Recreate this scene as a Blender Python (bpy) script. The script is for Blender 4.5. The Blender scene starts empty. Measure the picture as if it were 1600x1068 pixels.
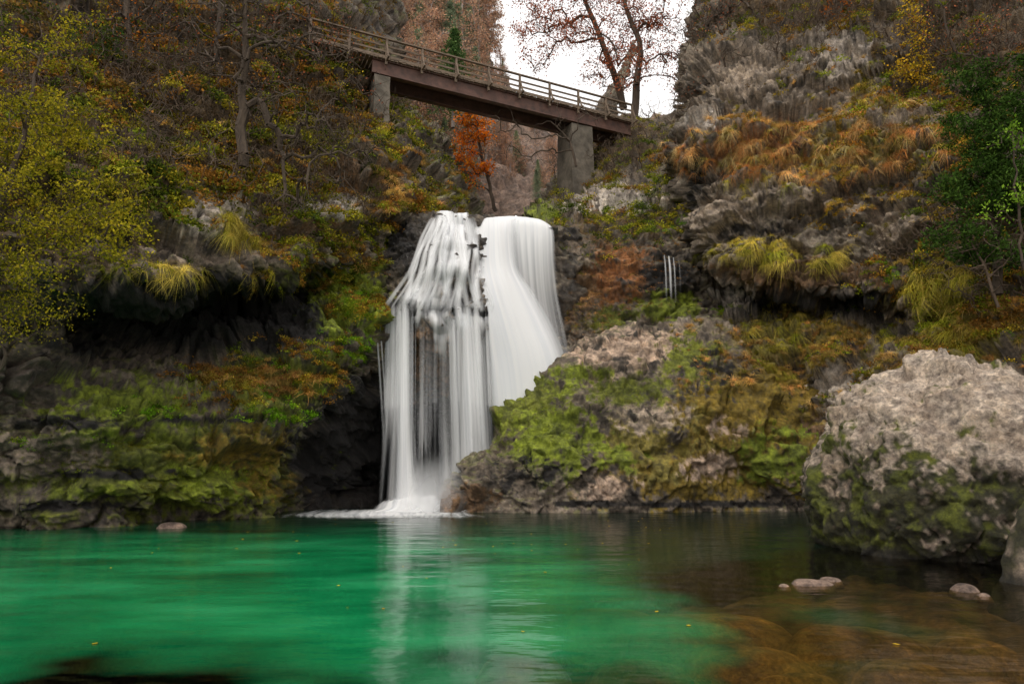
import bpy, math, random, time
import numpy as np
T0=time.time()
rng=np.random.default_rng(11); random.seed(5)
F=1067.; PITCH=math.radians(10.1); CP,SP=math.cos(PITCH),math.sin(PITCH); CZ=2.0
def P(px,py,Y):
    a=(px-800)/F; b=(534-py)/F; s=Y/(CP-SP*b)
    return np.array([a*s,Y,CZ+(SP+CP*b)*s])
def PA(A):
    a=(A[...,0]-800)/F; b=(534-A[...,1])/F; s=A[...,2]/(CP-SP*b)
    return np.stack([a*s,A[...,2],CZ+(SP+CP*b)*s],-1)
def proj(V):
    z=V[...,2]-CZ; f=V[...,1]*CP+z*SP; u=-V[...,1]*SP+z*CP; f=np.maximum(f,.1)
    return 800+F*V[...,0]/f, 534-F*u/f
# ---------------- noise
def hsh(x,y,z,s):
    with np.errstate(over='ignore'):
        h=(x.astype(np.uint32)*np.uint32(73856093))^(y.astype(np.uint32)*np.uint32(19349663))^(z.astype(np.uint32)*np.uint32(83492791))^np.uint32((s*2654435761)&0xffffffff)
        h^=h>>np.uint32(15); h*=np.uint32(2246822519); h^=h>>np.uint32(13); h*=np.uint32(3266489917); h^=h>>np.uint32(16)
    return h
def perlin(p,s=0):
    i=np.floor(p).astype(np.int64); f=p-i; u=f*f*f*(f*(f*6-15)+10); r=0
    for dx in (0,1):
        for dy in (0,1):
            for dz in (0,1):
                h=hsh(i[:,0]+dx,i[:,1]+dy,i[:,2]+dz,s)
                gx=(h&np.uint32(1023)).astype(float)/511.5-1; gy=((h>>np.uint32(10))&np.uint32(1023)).astype(float)/511.5-1; gz=((h>>np.uint32(20))&np.uint32(1023)).astype(float)/511.5-1
                d=gx*(f[:,0]-dx)+gy*(f[:,1]-dy)+gz*(f[:,2]-dz)
                w=(u[:,0] if dx else 1-u[:,0])*(u[:,1] if dy else 1-u[:,1])*(u[:,2] if dz else 1-u[:,2])
                r=r+w*d
    return r*1.3
def fbm(p,o=4,s=0,g=.5):
    r=0;a=1
    for k in range(o): r=r+a*perlin(p*2.03**k+k*7.3,s+k); a*=g
    return r
def ridge(p,o=4,s=0):
    r=0;a=1
    for k in range(o): r=r+a*(1-2*np.abs(perlin(p*2.1**k+k*3.1,s+k))); a*=.5
    return r/1.9
def voro(p,s=0):
    i=np.floor(p).astype(np.int64); f=p-i; n=len(p)
    f1=np.full(n,9.);f2=np.full(n,9.);idv=np.zeros(n)
    for dx in(-1,0,1):
        for dy in(-1,0,1):
            for dz in(-1,0,1):
                h=hsh(i[:,0]+dx,i[:,1]+dy,i[:,2]+dz,s)
                a=(h&np.uint32(1023)).astype(float)/1023; b=((h>>np.uint32(10))&np.uint32(1023)).astype(float)/1023; c=((h>>np.uint32(20))&np.uint32(1023)).astype(float)/1023
                d=np.sqrt((dx+a-f[:,0])**2+(dy+b-f[:,1])**2+(dz+c-f[:,2])**2)
                v=((a*7.3+b*3.7+c*5.1)%1.0)
                m=d<f1
                f2=np.where(m,f1,np.minimum(f2,d)); idv=np.where(m,v,idv); f1=np.where(m,d,f1)
    return f1,f2,idv
def sst(a,b,x):
    t=np.clip((x-a)/(b-a),0,1); return t*t*(3-2*t)
# ---------------- materials
def nm(name):
    m=bpy.data.materials.new(name); m.use_nodes=True; nt=m.node_tree; nt.nodes.clear()
    return m,nt,nt.nodes.new('ShaderNodeOutputMaterial')
def N_(nt,t,**k):
    n=nt.nodes.new(t)
    for a,b in k.items():
        if a.startswith('i_'):
            key=a[2:]; key=int(key) if key.isdigit() else key.replace('_',' ')
            n.inputs[key].default_value=b
        else: setattr(n,a,b)
    return n
def ramp(nt,stops,fac):
    r=nt.nodes.new('ShaderNodeValToRGB'); e=r.color_ramp.elements
    while len(e)>1: e.remove(e[-1])
    e[0].position=stops[0][0]; e[0].color=(*stops[0][1],1)
    for p,c in stops[1:]:
        q=e.new(p); q.color=(*c,1)
    nt.links.new(fac,r.inputs[0]); return r
def mathn(nt,op,a,b=None,clamp=False):
    n=nt.nodes.new('ShaderNodeMath'); n.operation=op; n.use_clamp=clamp
    for k,v in enumerate((a,b)):
        if v is None: continue
        if isinstance(v,(int,float)): n.inputs[k].default_value=v
        else: nt.links.new(v,n.inputs[k])
    return n.outputs[0]
def mulc(nt,a,b,mode='MULTIPLY',fac=1.0):
    n=nt.nodes.new('ShaderNodeMixRGB'); n.blend_type=mode
    if isinstance(fac,(int,float)): n.inputs[0].default_value=fac
    else: nt.links.new(fac,n.inputs[0])
    for k,v in ((1,a),(2,b)):
        if isinstance(v,tuple): n.inputs[k].default_value=(*v,1)
        else: nt.links.new(v,n.inputs[k])
    return n.outputs[0]
def rock_mat(name,bs=.7,rough=.75,sc=1.0,dist=.12):
    m,nt,out=nm(name); L=nt.links.new
    pos=N_(nt,'ShaderNodeNewGeometry').outputs['Position']
    at=N_(nt,'ShaderNodeAttribute',attribute_name='Col')
    n1=N_(nt,'ShaderNodeTexNoise',i_Scale=2.2*sc,i_Detail=12.,i_Roughness=.7); L(pos,n1.inputs[0])
    n2=N_(nt,'ShaderNodeTexNoise',i_Scale=9.*sc,i_Detail=8.,i_Roughness=.75); L(pos,n2.inputs[0])
    vo=N_(nt,'ShaderNodeTexVoronoi',i_Scale=1.7*sc); vo.feature='DISTANCE_TO_EDGE'
    wp=nt.nodes.new('ShaderNodeVectorMath'); wp.operation='ADD'; L(pos,wp.inputs[0]); L(n1.outputs['Color'],wp.inputs[1]); L(wp.outputs[0],vo.inputs[0])
    r1=ramp(nt,[(.28,(.22,.22,.24)),(.5,(.95,.95,.95)),(.7,(1.6,1.55,1.45))],n1.outputs[0])
    r2=ramp(nt,[(.3,(.5,.5,.5)),(.55,(1.15,1.12,1.1)),(.75,(1.5,1.45,1.4))],n2.outputs[0])
    c=mulc(nt,at.outputs['Color'],r1.outputs[0]); c=mulc(nt,c,r2.outputs[0])
    b=N_(nt,'ShaderNodeBsdfPrincipled'); b.inputs['Roughness'].default_value=rough
    L(c,b.inputs['Base Color'])
    cr=mathn(nt,'MULTIPLY',mathn(nt,'MINIMUM',vo.outputs[0],.05),4.)
    h=mathn(nt,'ADD',mathn(nt,'MULTIPLY',n1.outputs[0],1.8),mathn(nt,'MULTIPLY',n2.outputs[0],.5)); h=mathn(nt,'ADD',h,cr)
    bp=N_(nt,'ShaderNodeBump',i_Strength=bs,i_Distance=dist*2); L(h,bp.inputs['Height']); L(bp.outputs[0],b.inputs['Normal'])
    L(b.outputs[0],out.inputs[0]); return m
def leaf_mat(name,cols=None,trans=.3,inst=False):
    m,nt,out=nm(name); L=nt.links.new
    g=N_(nt,'ShaderNodeNewGeometry')
    if inst:
        at=N_(nt,'ShaderNodeAttribute',attribute_name='icol'); at.attribute_type='INSTANCER'
        r=ramp(nt,[(0,(.45,.45,.4)),(.5,(1,1,1)),(1,(1.6,1.45,1.3))],g.outputs['Random Per Island'])
        c=mulc(nt,at.outputs['Color'],r.outputs[0])
    else:
        st=[(i/max(1,len(cols)-1),c) for i,c in enumerate(cols)]
        c=ramp(nt,st,g.outputs['Random Per Island']).outputs[0]
        no=N_(nt,'ShaderNodeTexNoise',i_Scale=.9,i_Detail=2.); L(g.outputs['Position'],no.inputs[0])
        r=ramp(nt,[(.3,(.5,.55,.5)),(.7,(1.45,1.35,1.2))],no.outputs[0]); c=mulc(nt,c,r.outputs[0])
    d=N_(nt,'ShaderNodeBsdfDiffuse'); t=N_(nt,'ShaderNodeBsdfTranslucent'); L(c,d.inputs[0]); L(c,t.inputs[0])
    mx=N_(nt,'ShaderNodeMixShader'); mx.inputs[0].default_value=trans; L(d.outputs[0],mx.inputs[1]); L(t.outputs[0],mx.inputs[2]); L(mx.outputs[0],out.inputs[0])
    return m
def simple_mat(name,c1,c2,sc=4.,rough=.8,stretch=(1,1,1),bump=.4):
    m,nt,out=nm(name); L=nt.links.new
    tc=N_(nt,'ShaderNodeTexCoord'); mp=N_(nt,'ShaderNodeMapping'); mp.inputs['Scale'].default_value=stretch; L(tc.outputs['Object'],mp.inputs[0])
    n=N_(nt,'ShaderNodeTexNoise',i_Scale=sc,i_Detail=8.,i_Roughness=.65); L(mp.outputs[0],n.inputs[0])
    r=ramp(nt,[(.3,c1),(.7,c2)],n.outputs[0]); b=N_(nt,'ShaderNodeBsdfPrincipled'); b.inputs['Roughness'].default_value=rough
    L(r.outputs[0],b.inputs['Base Color']); bp=N_(nt,'ShaderNodeBump',i_Strength=bump,i_Distance=.05); L(n.outputs[0],bp.inputs['Height']); L(bp.outputs[0],b.inputs['Normal'])
    L(b.outputs[0],out.inputs[0]); return m
# ---------------- mesh helpers
def mkmesh(name,V,Fc,mats,midx=None,smooth=True,link=True,attrs=None):
    me=bpy.data.meshes.new(name); V=np.asarray(V,dtype=np.float32); k=Fc.shape[1] if len(Fc) else 4
    me.vertices.add(len(V)); me.vertices.foreach_set('co',V.ravel())
    if len(Fc):
        me.loops.add(len(Fc)*k); me.loops.foreach_set('vertex_index',np.asarray(Fc,dtype=np.int32).ravel())
        me.polygons.add(len(Fc)); me.polygons.foreach_set('loop_start',np.arange(len(Fc),dtype=np.int32)*k)
        if midx is not None: me.polygons.foreach_set('material_index',np.asarray(midx,dtype=np.int32))
        me.polygons.foreach_set('use_smooth',np.full(len(Fc),smooth))
    for a,(ty,arr) in (attrs or {}).items():
        at=me.attributes.new(a,ty,'POINT')
        if ty=='FLOAT': at.data.foreach_set('value',np.asarray(arr,dtype=np.float32).ravel())
        elif ty=='FLOAT_COLOR': at.data.foreach_set('color',np.asarray(arr,dtype=np.float32).ravel())
        elif ty=='FLOAT_VECTOR': at.data.foreach_set('vector',np.asarray(arr,dtype=np.float32).ravel())
    for m in mats: me.materials.append(m)
    me.update(calc_edges=True); me.validate()
    ob=bpy.data.objects.new(name,me)
    if link: bpy.context.scene.collection.objects.link(ob)
    return ob
def empty(name):
    e=bpy.data.objects.new(name,None); bpy.context.scene.collection.objects.link(e); return e
def gridF(nv,nu,flip=False):
    i=np.arange(nv*nu).reshape(nv,nu)
    q=np.stack([i[:-1,:-1],i[1:,:-1],i[1:,1:],i[:-1,1:]],-1).reshape(-1,4)
    return q[:,::-1] if flip else q
def cat(C,n):
    C=np.asarray(C,float); m=len(C); t=np.linspace(0,m-1,n); i=np.minimum(t.astype(int),m-2); f=(t-i).reshape((-1,)+(1,)*(C.ndim-1))
    p0=C[np.maximum(i-1,0)];p1=C[i];p2=C[i+1];p3=C[np.minimum(i+2,m-1)]
    return .5*((2*p1)+(-p0+p2)*f+(2*p0-5*p1+4*p2-p3)*f*f+(-p0+3*p1-3*p2+p3)*f**3)
def gnorm(G):
    du=np.gradient(G,axis=1); dv=np.gradient(G,axis=0); n=np.cross(du,dv); n/=np.linalg.norm(n,axis=-1,keepdims=True)+1e-9
    tc=np.array([0,0,CZ])-G
    if (n*tc).sum(-1).mean()<0: n=-n
    return n
DARK=np.array([.045,.036,.028]);ROCK=np.array([.20,.16,.12]);LIGHT=np.array([.44,.38,.32])
MOSS=(.12,.135,.012);MOSSB=(.175,.215,.014);LITTER=(.24,.10,.035);SOIL=(.10,.065,.03);OLIVE=(.18,.15,.03);PALE=(.48,.43,.37);BLK=(.014,.011,.009);BROWN=(.17,.10,.05);PINK=(.42,.31,.23);GOLD=(.19,.13,.012)
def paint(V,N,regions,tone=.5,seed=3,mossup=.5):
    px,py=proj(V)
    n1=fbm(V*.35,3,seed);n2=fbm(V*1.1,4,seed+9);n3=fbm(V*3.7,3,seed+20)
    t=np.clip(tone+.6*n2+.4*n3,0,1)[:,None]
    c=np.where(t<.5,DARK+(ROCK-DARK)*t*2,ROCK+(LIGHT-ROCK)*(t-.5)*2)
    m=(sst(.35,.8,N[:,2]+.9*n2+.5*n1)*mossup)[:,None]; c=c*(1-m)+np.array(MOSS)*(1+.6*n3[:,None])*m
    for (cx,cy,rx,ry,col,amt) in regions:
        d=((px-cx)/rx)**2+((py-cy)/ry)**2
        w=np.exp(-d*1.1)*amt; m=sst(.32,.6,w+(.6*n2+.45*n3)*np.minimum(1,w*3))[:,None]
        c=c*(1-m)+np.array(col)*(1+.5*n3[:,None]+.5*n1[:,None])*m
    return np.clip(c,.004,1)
PATCH={}
def patch(name,rows,nu,nv,mat,regions=(),a=(.8,.45,.35,.12),tone=.5,seed=1,mossup=.5,under=True,strata=1.0):
    G=PA(np.array(rows,float))
    if under:
        last=G[-1].copy(); last[:,2]=-4.; last[:,1]-=.6; la2=last.copy(); la2[:,2]=-10; G=np.concatenate([G,last[None],la2[None]],0)
    G=cat(G,nv); G=cat(G.transpose(1,0,2),nu).transpose(1,0,2)
    N=gnorm(G); V=G.reshape(-1,3); Nf=N.reshape(-1,3)
    w=V+.35*np.stack([fbm(V*.8,2,seed+31),fbm(V*.8,2,seed+32),fbm(V*.8,2,seed+33)],-1)
    d=a[0]*fbm(V*.22,3,seed)+a[1]*ridge(V*np.array([.45,.45,.45+.6*strata]),4,seed+5)
    f1,f2,iv=voro(w*np.array([.45,.45,.45+.4*strata]),seed); d+=a[2]*(iv-.5)*sst(0,.10,f2-f1)*2.0-a[2]*.35*(1-sst(0,.08,f2-f1))
    f1,f2,iv=voro(w*np.array([1.3,1.3,1.3+1.2*strata]),seed+2); d+=a[3]*(iv-.5)*2.4*sst(0,.12,f2-f1)-a[3]*.6*(1-sst(0,.08,f2-f1))
    d+=a[3]*1.0*fbm(V*3.,3,seed+8)
    V=V+Nf*d[:,None]
    N2=gnorm(V.reshape(nv,nu,3)).reshape(-1,3)
    C=paint(V,N2,regions,tone,seed,mossup)
    ob=mkmesh(name,V,gridF(nv,nu),[mat],attrs={'Col':('FLOAT_COLOR',np.concatenate([C,np.ones((len(C),1))],1))})
    px,py=proj(V); PATCH[name]=dict(V=V,N=N2,px=px,py=py,nu=nu,nv=nv); return ob
M_rock=rock_mat('rock_surface'); M_wet=rock_mat('wet_rock_surface',rough=.28)
# ---------------- LEFT CLIFF
Lr=[
[(-900,-250,22),(-300,-250,27),(0,-250,32),(150,-250,34),(300,-250,37),(420,-200,40),(500,-120,43),(560,-60,46),(600,-60,56)],
[(-900,50,18),(-300,50,22),(0,50,26),(150,50,29),(300,50,32),(420,55,34.5),(500,75,37),(570,120,39.5),(640,160,52)],
[(-900,180,17),(-300,180,20),(0,180,23),(150,180,25.5),(300,180,28.5),(420,180,32),(510,190,34.5),(620,205,38),(700,240,50)],
[(-900,290,16),(-300,290,18.5),(0,290,21),(150,290,23),(300,290,26),(420,290,29),(520,270,32),(660,285,36),(760,330,48)],
[(-900,380,15),(-300,380,18),(0,380,20.5),(150,380,22.3),(300,370,24.6),(420,360,27.6),(530,340,31),(625,342,33.6),(700,352,36)],
[(-900,440,15),(-300,440,18),(0,450,20.5),(150,450,22.),(290,445,24.2),(420,428,27.4),(530,400,30.8),(600,390,33),(660,420,35.5)],
[(-900,500,15),(-300,500,19),(0,505,22),(150,485,26.5),(290,468,31.8),(420,460,32.4),(520,450,31.8),(592,440,32.4),(660,480,35.5)],
[(-900,570,15),(-300,570,18.5),(0,570,21.5),(150,555,25),(290,540,29.2),(420,535,29.4),(520,510,29.9),(588,500,31),(660,520,35.5)],
[(-900,640,15),(-300,640,18.5),(0,640,21.5),(150,640,23),(290,640,25.5),(420,635,27),(510,600,28.5),(570,570,30.2),(650,590,35.8)],
[(-900,730,15),(-300,730,18.5),(0,720,21.5),(150,720,22.7),(290,720,24.5),(400,710,26),(475,690,27.2),(520,640,29.5),(620,670,35.8)],
[(-900,850,15),(-300,840,18.5),(0,822,22),(150,816,23),(290,811,24.8),(375,806,26),(418,800,27),(445,750,30),(560,760,35.5)],
]
Lreg=[(120,200,300,300,SOIL,.9),(400,150,250,200,SOIL,.9),(500,300,140,80,BROWN,.8),(330,325,70,45,LIGHT,.9),(520,320,70,25,PALE,.95),(340,410,120,38,ROCK*1.2,.95),
 (480,470,120,60,MOSS,.9),(60,600,140,60,DARK*2.,.9),(450,600,150,70,MOSS,1.),(280,730,330,100,MOSS,1.0),(380,710,110,60,GOLD,.8),(200,640,160,60,MOSSB,.8),(330,760,140,40,MOSSB,.8),(60,710,130,40,ROCK*.9,.8),(180,740,120,10,BLK,.7),(120,775,120,24,MOSSB,.6),(90,660,120,12,BLK,.9),(110,790,150,10,BLK,.8),(330,655,120,8,BLK,.7),(560,690,90,120,BLK,1.2),(500,730,60,70,BLK,1.1),(320,492,250,62,BLK,1.4),(560,470,70,60,MOSSB,1.1),(150,540,130,30,BLK,.7),(420,760,60,30,GOLD,.7)]  # BLK in the overhang hollow and crevices is shade painted into the rock
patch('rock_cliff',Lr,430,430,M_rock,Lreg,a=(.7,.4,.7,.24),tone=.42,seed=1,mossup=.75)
# ---------------- CAVE WALL behind the falls
Cr=[[(440,560,36),(560,500,35.5),(640,400,35),(740,352,34.9),(800,350,34.9),(862,352,35),(920,360,36)],
[(440,620,36),(560,560,36.5),(640,480,35.5),(740,440,34.7),(800,440,34.7),(870,440,35),(930,440,36)],
[(440,680,36),(560,640,37),(640,580,36.5),(740,560,35.5),(800,540,35),(880,540,35),(940,540,36)],
[(440,760,35),(560,730,37),(640,720,37),(740,700,37),(800,680,36),(880,660,35),(940,660,36)],
[(440,800,31),(560,790,33),(640,785,34),(740,785,34),(800,790,34),(880,790,34),(940,790,34)]]
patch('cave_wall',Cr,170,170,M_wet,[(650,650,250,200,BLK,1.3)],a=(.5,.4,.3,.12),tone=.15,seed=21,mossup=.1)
# ---------------- waterfall ledge rock
Kr=[[(585,400,35),(620,352,34.6),(665,342,34.5),(710,350,34.6),(750,352,34.8),(790,356,35.2)],
[(588,390,34),(622,354,33.6),(658,332,33.3),(700,345,33.5),(748,350,33.8),(785,356,34.8)],
[(590,420,33),(628,402,32.2),(680,395,31.9),(725,398,32.1),(760,410,33),(785,420,34.6)],
[(583,460,32.6),(618,452,31.6),(672,445,31.3),(725,442,31.6),(760,460,32.7),(785,480,34.5)],
[(583,498,32.3),(615,492,31.3),(668,482,31.0),(728,490,31.4),(765,520,32.6),(790,550,34.5)],
[(588,535,32.6),(630,550,31.8),(672,545,31.5),(730,560,32.0),(768,580,33.2),(790,610,35)],
[(595,590,34),(640,640,34),(680,620,33.6),(730,630,34.4),(768,640,36),(790,660,37)]]
patch('ledge_rock',Kr,200,240,M_wet,[(650,380,120,50,DARK,1.),(670,570,80,55,BROWN,1.1),(590,470,30,30,MOSS,.8),(625,380,30,40,BLK,.8)],a=(.12,.24,.30,.13),tone=.28,seed=41,mossup=.1,under=False)
# ---------------- slope right of the falls
Sr=[[(1000,60,62),(965,175,51),(1010,180,48),(1080,180,45),(1200,150,43)],
[(855,320,54),(872,290,48.5),(940,250,45),(1020,230,41.5),(1120,230,39)],
[(822,338,43),(880,325,41),(940,312,38.8),(1020,310,37.5),(1120,310,37)],
[(835,348,36.2),(872,352,36),(940,370,36),(1020,370,36),(1120,390,36.3)],
[(858,420,36),(885,430,35.3),(940,430,35.2),(1010,430,35),(1120,450,36)],
[(868,500,35.5),(895,500,34.8),(950,500,34.5),(1020,485,34.8),(1120,500,35.5)],
[(872,580,35),(905,570,34.5),(960,560,34),(1020,560,34),(1120,560,34.5)],
[(880,700,34),(905,700,33.5),(960,700,33.5),(1020,700,33.5),(1120,700,34)]]
patch('rock_slope',Sr,210,260,M_rock,[(960,430,120,60,LITTER,.8),(900,440,40,80,BROWN,.8),(960,330,130,60,SOIL,.7),(950,300,80,20,LIGHT,.8),(960,320,90,16,PALE,.8),(900,400,40,30,ROCK,.7),(1045,440,45,50,BLK,1.1),(1045,480,60,25,MOSSB,1.),(960,500,40,25,MOSS,.9),(840,330,30,20,MOSSB,.9),(950,220,120,50,SOIL,.9)],a=(.5,.45,.4,.16),tone=.42,seed=51,mossup=.3)
# ---------------- RIGHT CLIFF
Rr=[
[(1150,-150,50),(1180,-250,44),(1260,-250,42),(1350,-250,40),(1450,-250,37),(1550,-250,34),(1700,-250,30),(2300,-250,22)],
[(1085,60,48),(1110,30,42),(1200,0,39),(1300,0,37),(1400,0,34.5),(1520,0,31.5),(1700,0,28),(2300,0,20)],
[(1080,120,46),(1095,100,39.5),(1190,95,36),(1300,85,34.3),(1400,90,32),(1520,100,29.5),(1700,100,26),(2300,100,18)],
[(1075,190,43),(1088,185,37),(1180,180,34.5),(1300,175,33),(1400,180,31),(1520,190,28),(1700,200,24.5),(2300,200,17)],
[(1070,240,40),(1072,228,35),(1160,215,33),(1290,215,31.5),(1400,220,29.5),(1520,250,27),(1700,260,23.5),(2300,260,16)],
[(1078,330,39),(1080,320,34.3),(1160,320,32.3),(1290,330,30.8),(1400,330,29),(1520,340,26.5),(1700,350,23),(2300,350,16)],
[(1085,390,39),(1086,385,34.3),(1160,400,32),(1290,410,30.5),(1400,410,28.8),(1520,420,26.3),(1700,420,23),(2300,420,16)],
[(1100,420,38),(1100,412,34.6),(1180,432,31.8),(1290,455,30.3),(1390,458,28.8),(1520,470,26),(1700,480,23),(2300,480,16)],
[(1100,450,38),(1105,440,36.2),(1190,453,35.2),(1290,475,33.6),(1390,482,31.4),(1500,510,26.5),(1700,520,23),(2300,520,16)],
[(1090,540,37),(1110,520,34.8),(1190,530,33),(1290,535,31.3),(1390,545,29),(1500,560,26),(1700,580,22),(2300,580,16)],
[(1090,640,35),(1120,640,33),(1200,640,31.5),(1290,640,30),(1390,640,28),(1500,640,25.5),(1700,650,21.5),(2300,650,15)],
[(1090,790,33),(1150,790,31.5),(1230,793,31),(1300,795,30),(1400,800,28),(1520,810,25),(1700,830,21),(2300,850,14)]]
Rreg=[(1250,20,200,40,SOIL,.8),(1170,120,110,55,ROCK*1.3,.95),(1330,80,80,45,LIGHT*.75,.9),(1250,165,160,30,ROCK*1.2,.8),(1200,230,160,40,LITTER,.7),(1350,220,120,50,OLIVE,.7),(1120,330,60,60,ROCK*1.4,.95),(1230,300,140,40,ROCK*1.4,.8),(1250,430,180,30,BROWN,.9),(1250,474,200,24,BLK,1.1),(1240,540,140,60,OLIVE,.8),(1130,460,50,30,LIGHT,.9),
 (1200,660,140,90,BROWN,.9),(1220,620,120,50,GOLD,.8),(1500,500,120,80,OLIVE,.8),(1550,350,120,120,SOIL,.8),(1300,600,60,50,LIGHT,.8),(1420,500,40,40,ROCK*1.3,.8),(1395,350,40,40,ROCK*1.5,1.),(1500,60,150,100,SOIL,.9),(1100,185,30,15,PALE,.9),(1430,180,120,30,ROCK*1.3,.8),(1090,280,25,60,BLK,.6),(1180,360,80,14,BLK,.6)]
patch('mountain_cliff',Rr,430,400,M_rock,Rreg,a=(.7,.35,.7,.26),tone=.48,seed=61,mossup=.2)
# ---------------- MOSSY ROCK DOME
Dr=[[(740,795,33),(800,700,34),(870,610,35),(960,545,36),(1050,525,36.5),(1130,525,36),(1220,570,35),(1310,640,34)],
[(700,790,30.5),(782,660,31.4),(862,583,32.4),(950,533,33.),(1040,503,33.6),(1120,508,33.3),(1220,565,32.3),(1310,645,31)],
[(695,792,30),(770,712,30.2),(860,640,30.4),(950,600,31.),(1040,570,31.4),(1120,570,31.2),(1220,620,30.7),(1310,700,30)],
[(693,795,29.8),(764,755,29.4),(860,710,29.2),(950,690,29.5),(1040,670,29.8),(1120,670,29.8),(1220,700,29.6),(1310,740,29.6)],
[(690,799,29.4),(768,799,29.1),(860,798,29.2),(950,797,29.4),(1040,796,29.6),(1120,796,29.8),(1220,795,30),(1310,795,30)]]
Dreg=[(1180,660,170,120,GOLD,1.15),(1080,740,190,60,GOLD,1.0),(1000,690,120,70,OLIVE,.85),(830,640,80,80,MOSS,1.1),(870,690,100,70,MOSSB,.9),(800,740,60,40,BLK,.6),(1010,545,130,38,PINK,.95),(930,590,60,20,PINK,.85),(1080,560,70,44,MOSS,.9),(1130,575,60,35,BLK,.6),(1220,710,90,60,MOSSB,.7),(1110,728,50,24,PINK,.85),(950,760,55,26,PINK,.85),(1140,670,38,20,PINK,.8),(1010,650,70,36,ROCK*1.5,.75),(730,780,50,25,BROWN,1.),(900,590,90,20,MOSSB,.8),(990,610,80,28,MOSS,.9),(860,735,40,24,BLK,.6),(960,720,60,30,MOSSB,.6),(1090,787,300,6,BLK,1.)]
patch('mossy_rock_dome',Dr,360,270,M_rock,Dreg,a=(.35,.34,.40,.16),tone=.52,seed=71,mossup=.6,strata=.2)
# ---------------- FAR HILL
Hr=[[(200,-450,98),(560,-160,92),(700,20,88),(790,150,92),(900,190,95),(1050,190,92),(1150,40,80),(1350,-300,75)],
[(200,0,80),(560,120,72),(700,200,70),(800,260,72),(900,265,74),(1050,240,72),(1150,180,66),(1350,50,60)],
[(200,350,60),(560,350,58),(700,350,58),(800,350,58),(900,350,58),(1050,350,58),(1150,350,58),(1350,350,55)]]
patch('hill',Hr,120,90,M_rock,[(800,200,400,300,(.22,.155,.12),1.2)],a=(2.,1.2,.4,.1),tone=.5,seed=81,mossup=0,under=False)
gm=simple_mat('ground_soil',(.05,.04,.025),(.10,.08,.04),.3)
mkmesh('ground',[(-400,-200,-9.4),(400,-200,-9.4),(400,500,-9.4),(-400,500,-9.4)],np.array([[0,1,2,3]]),[gm])
print('terrain',time.time()-T0)
# ---------------- BED + POOL
def depth(X,Y):
    p=np.stack([X,Y,X*0],-1)
    n=fbm(p*.35,3,91); n2=fbm(p*.9,3,92)
    s=sst(-2.0,2.0,(X-1.5)+1.4*n+.7*n2-np.maximum(0,Y-13.0)*1.3+np.maximum(0,9-Y)*.35)
    s2=sst(1.7,-1.5,(Y-7.3)+.10*(X+3)+1.2*n+.5*n2)
    s=np.maximum(s,s2)
    s=np.maximum(s,sst(.0,.9,1.0-np.sqrt(((X+8.0)/4.5)**2+((Y-21.3)/1.3)**2))*.95)
    s=np.maximum(s,sst(0,1,1-np.sqrt(((X+5.2)/.5)**2+((Y-10.6)/.35)**2))*.55)
    deep=3.0+3.*sst(14,23,Y+1.2*n)
    shade_tint=(1-sst(15,26,Y+1.5*n)*.92)*(1-.93*sst(-.3,3.2,X+.8*n)*sst(9.5,13,Y+n))  # shade painted into the water colour: low values at the back and right
    return deep*(1-s)+s*(.60+.30*n),shade_tint
gx=np.concatenate([np.linspace(-45,-14,16,endpoint=False),np.linspace(-14,16,330,endpoint=False),np.linspace(16,45,16)])
gy=np.concatenate([np.linspace(-12,5,14,endpoint=False),np.linspace(5,18,240,endpoint=False),np.linspace(18,38,100)])
nx,ny=len(gx),len(gy)
X,Y=np.meshgrid(gx,gy); X=X.ravel();Y=Y.ravel()
D,SHT=depth(X,Y); pv=np.stack([X,Y,X*0],-1)
bz=-np.maximum(.12,D+.18*fbm(pv*.9,4,95)+.1*ridge(pv*1.7,3,96)-.05)
bn=fbm(pv*.8,3,99)[:,None]; bc=np.array([.10,.065,.028])*(1+1.3*bn); gm_=sst(1.0,2.2,D)[:,None]; bc=bc*(1-gm_)+np.array([.012,.14,.05])*gm_; bc=np.clip(bc,.008,1)
mkmesh('pool_bed',np.stack([X,Y,bz],-1),gridF(ny,nx,True),[M_rock],attrs={'Col':('FLOAT_COLOR',np.concatenate([bc,np.ones((len(bc),1))],1))})
m,nt,out=nm('pool_water'); L=nt.links.new
g=N_(nt,'ShaderNodeNewGeometry'); mp=N_(nt,'ShaderNodeMapping'); mp.inputs['Scale'].default_value=(.8,1.6,1); L(g.outputs['Position'],mp.inputs[0])
w1=N_(nt,'ShaderNodeTexNoise',i_Scale=1.0,i_Detail=3.,i_Roughness=.5); L(mp.outputs[0],w1.inputs[0])
bp=N_(nt,'ShaderNodeBump',i_Strength=.15,i_Distance=.25); L(w1.outputs[0],bp.inputs['Height'])
dp=N_(nt,'ShaderNodeAttribute',attribute_name='depth'); sht_=N_(nt,'ShaderNodeAttribute',attribute_name='shade_tint')
turb=mathn(nt,'SUBTRACT',1.0,mathn(nt,'POWER',2.718,mathn(nt,'MULTIPLY',mathn(nt,'MAXIMUM',mathn(nt,'SUBTRACT',dp.outputs['Fac'],.7),0.),-.9)),True)
nz=N_(nt,'ShaderNodeTexNoise',i_Scale=.35,i_Detail=4.); L(mp.outputs[0],nz.inputs[0])
gr=ramp(nt,[(.3,(.0,.10,.032)),(.5,(.004,.205,.065)),(.72,(.025,.34,.125))],nz.outputs[0])
dk=ramp(nt,[(0.,(.6,.06,.10)),(.5,(.6,.38,.42)),(1.,(1,1,1))],sht_.outputs['Fac'])  # darkens the green to stand in for dark cliff and dome reflections
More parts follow.
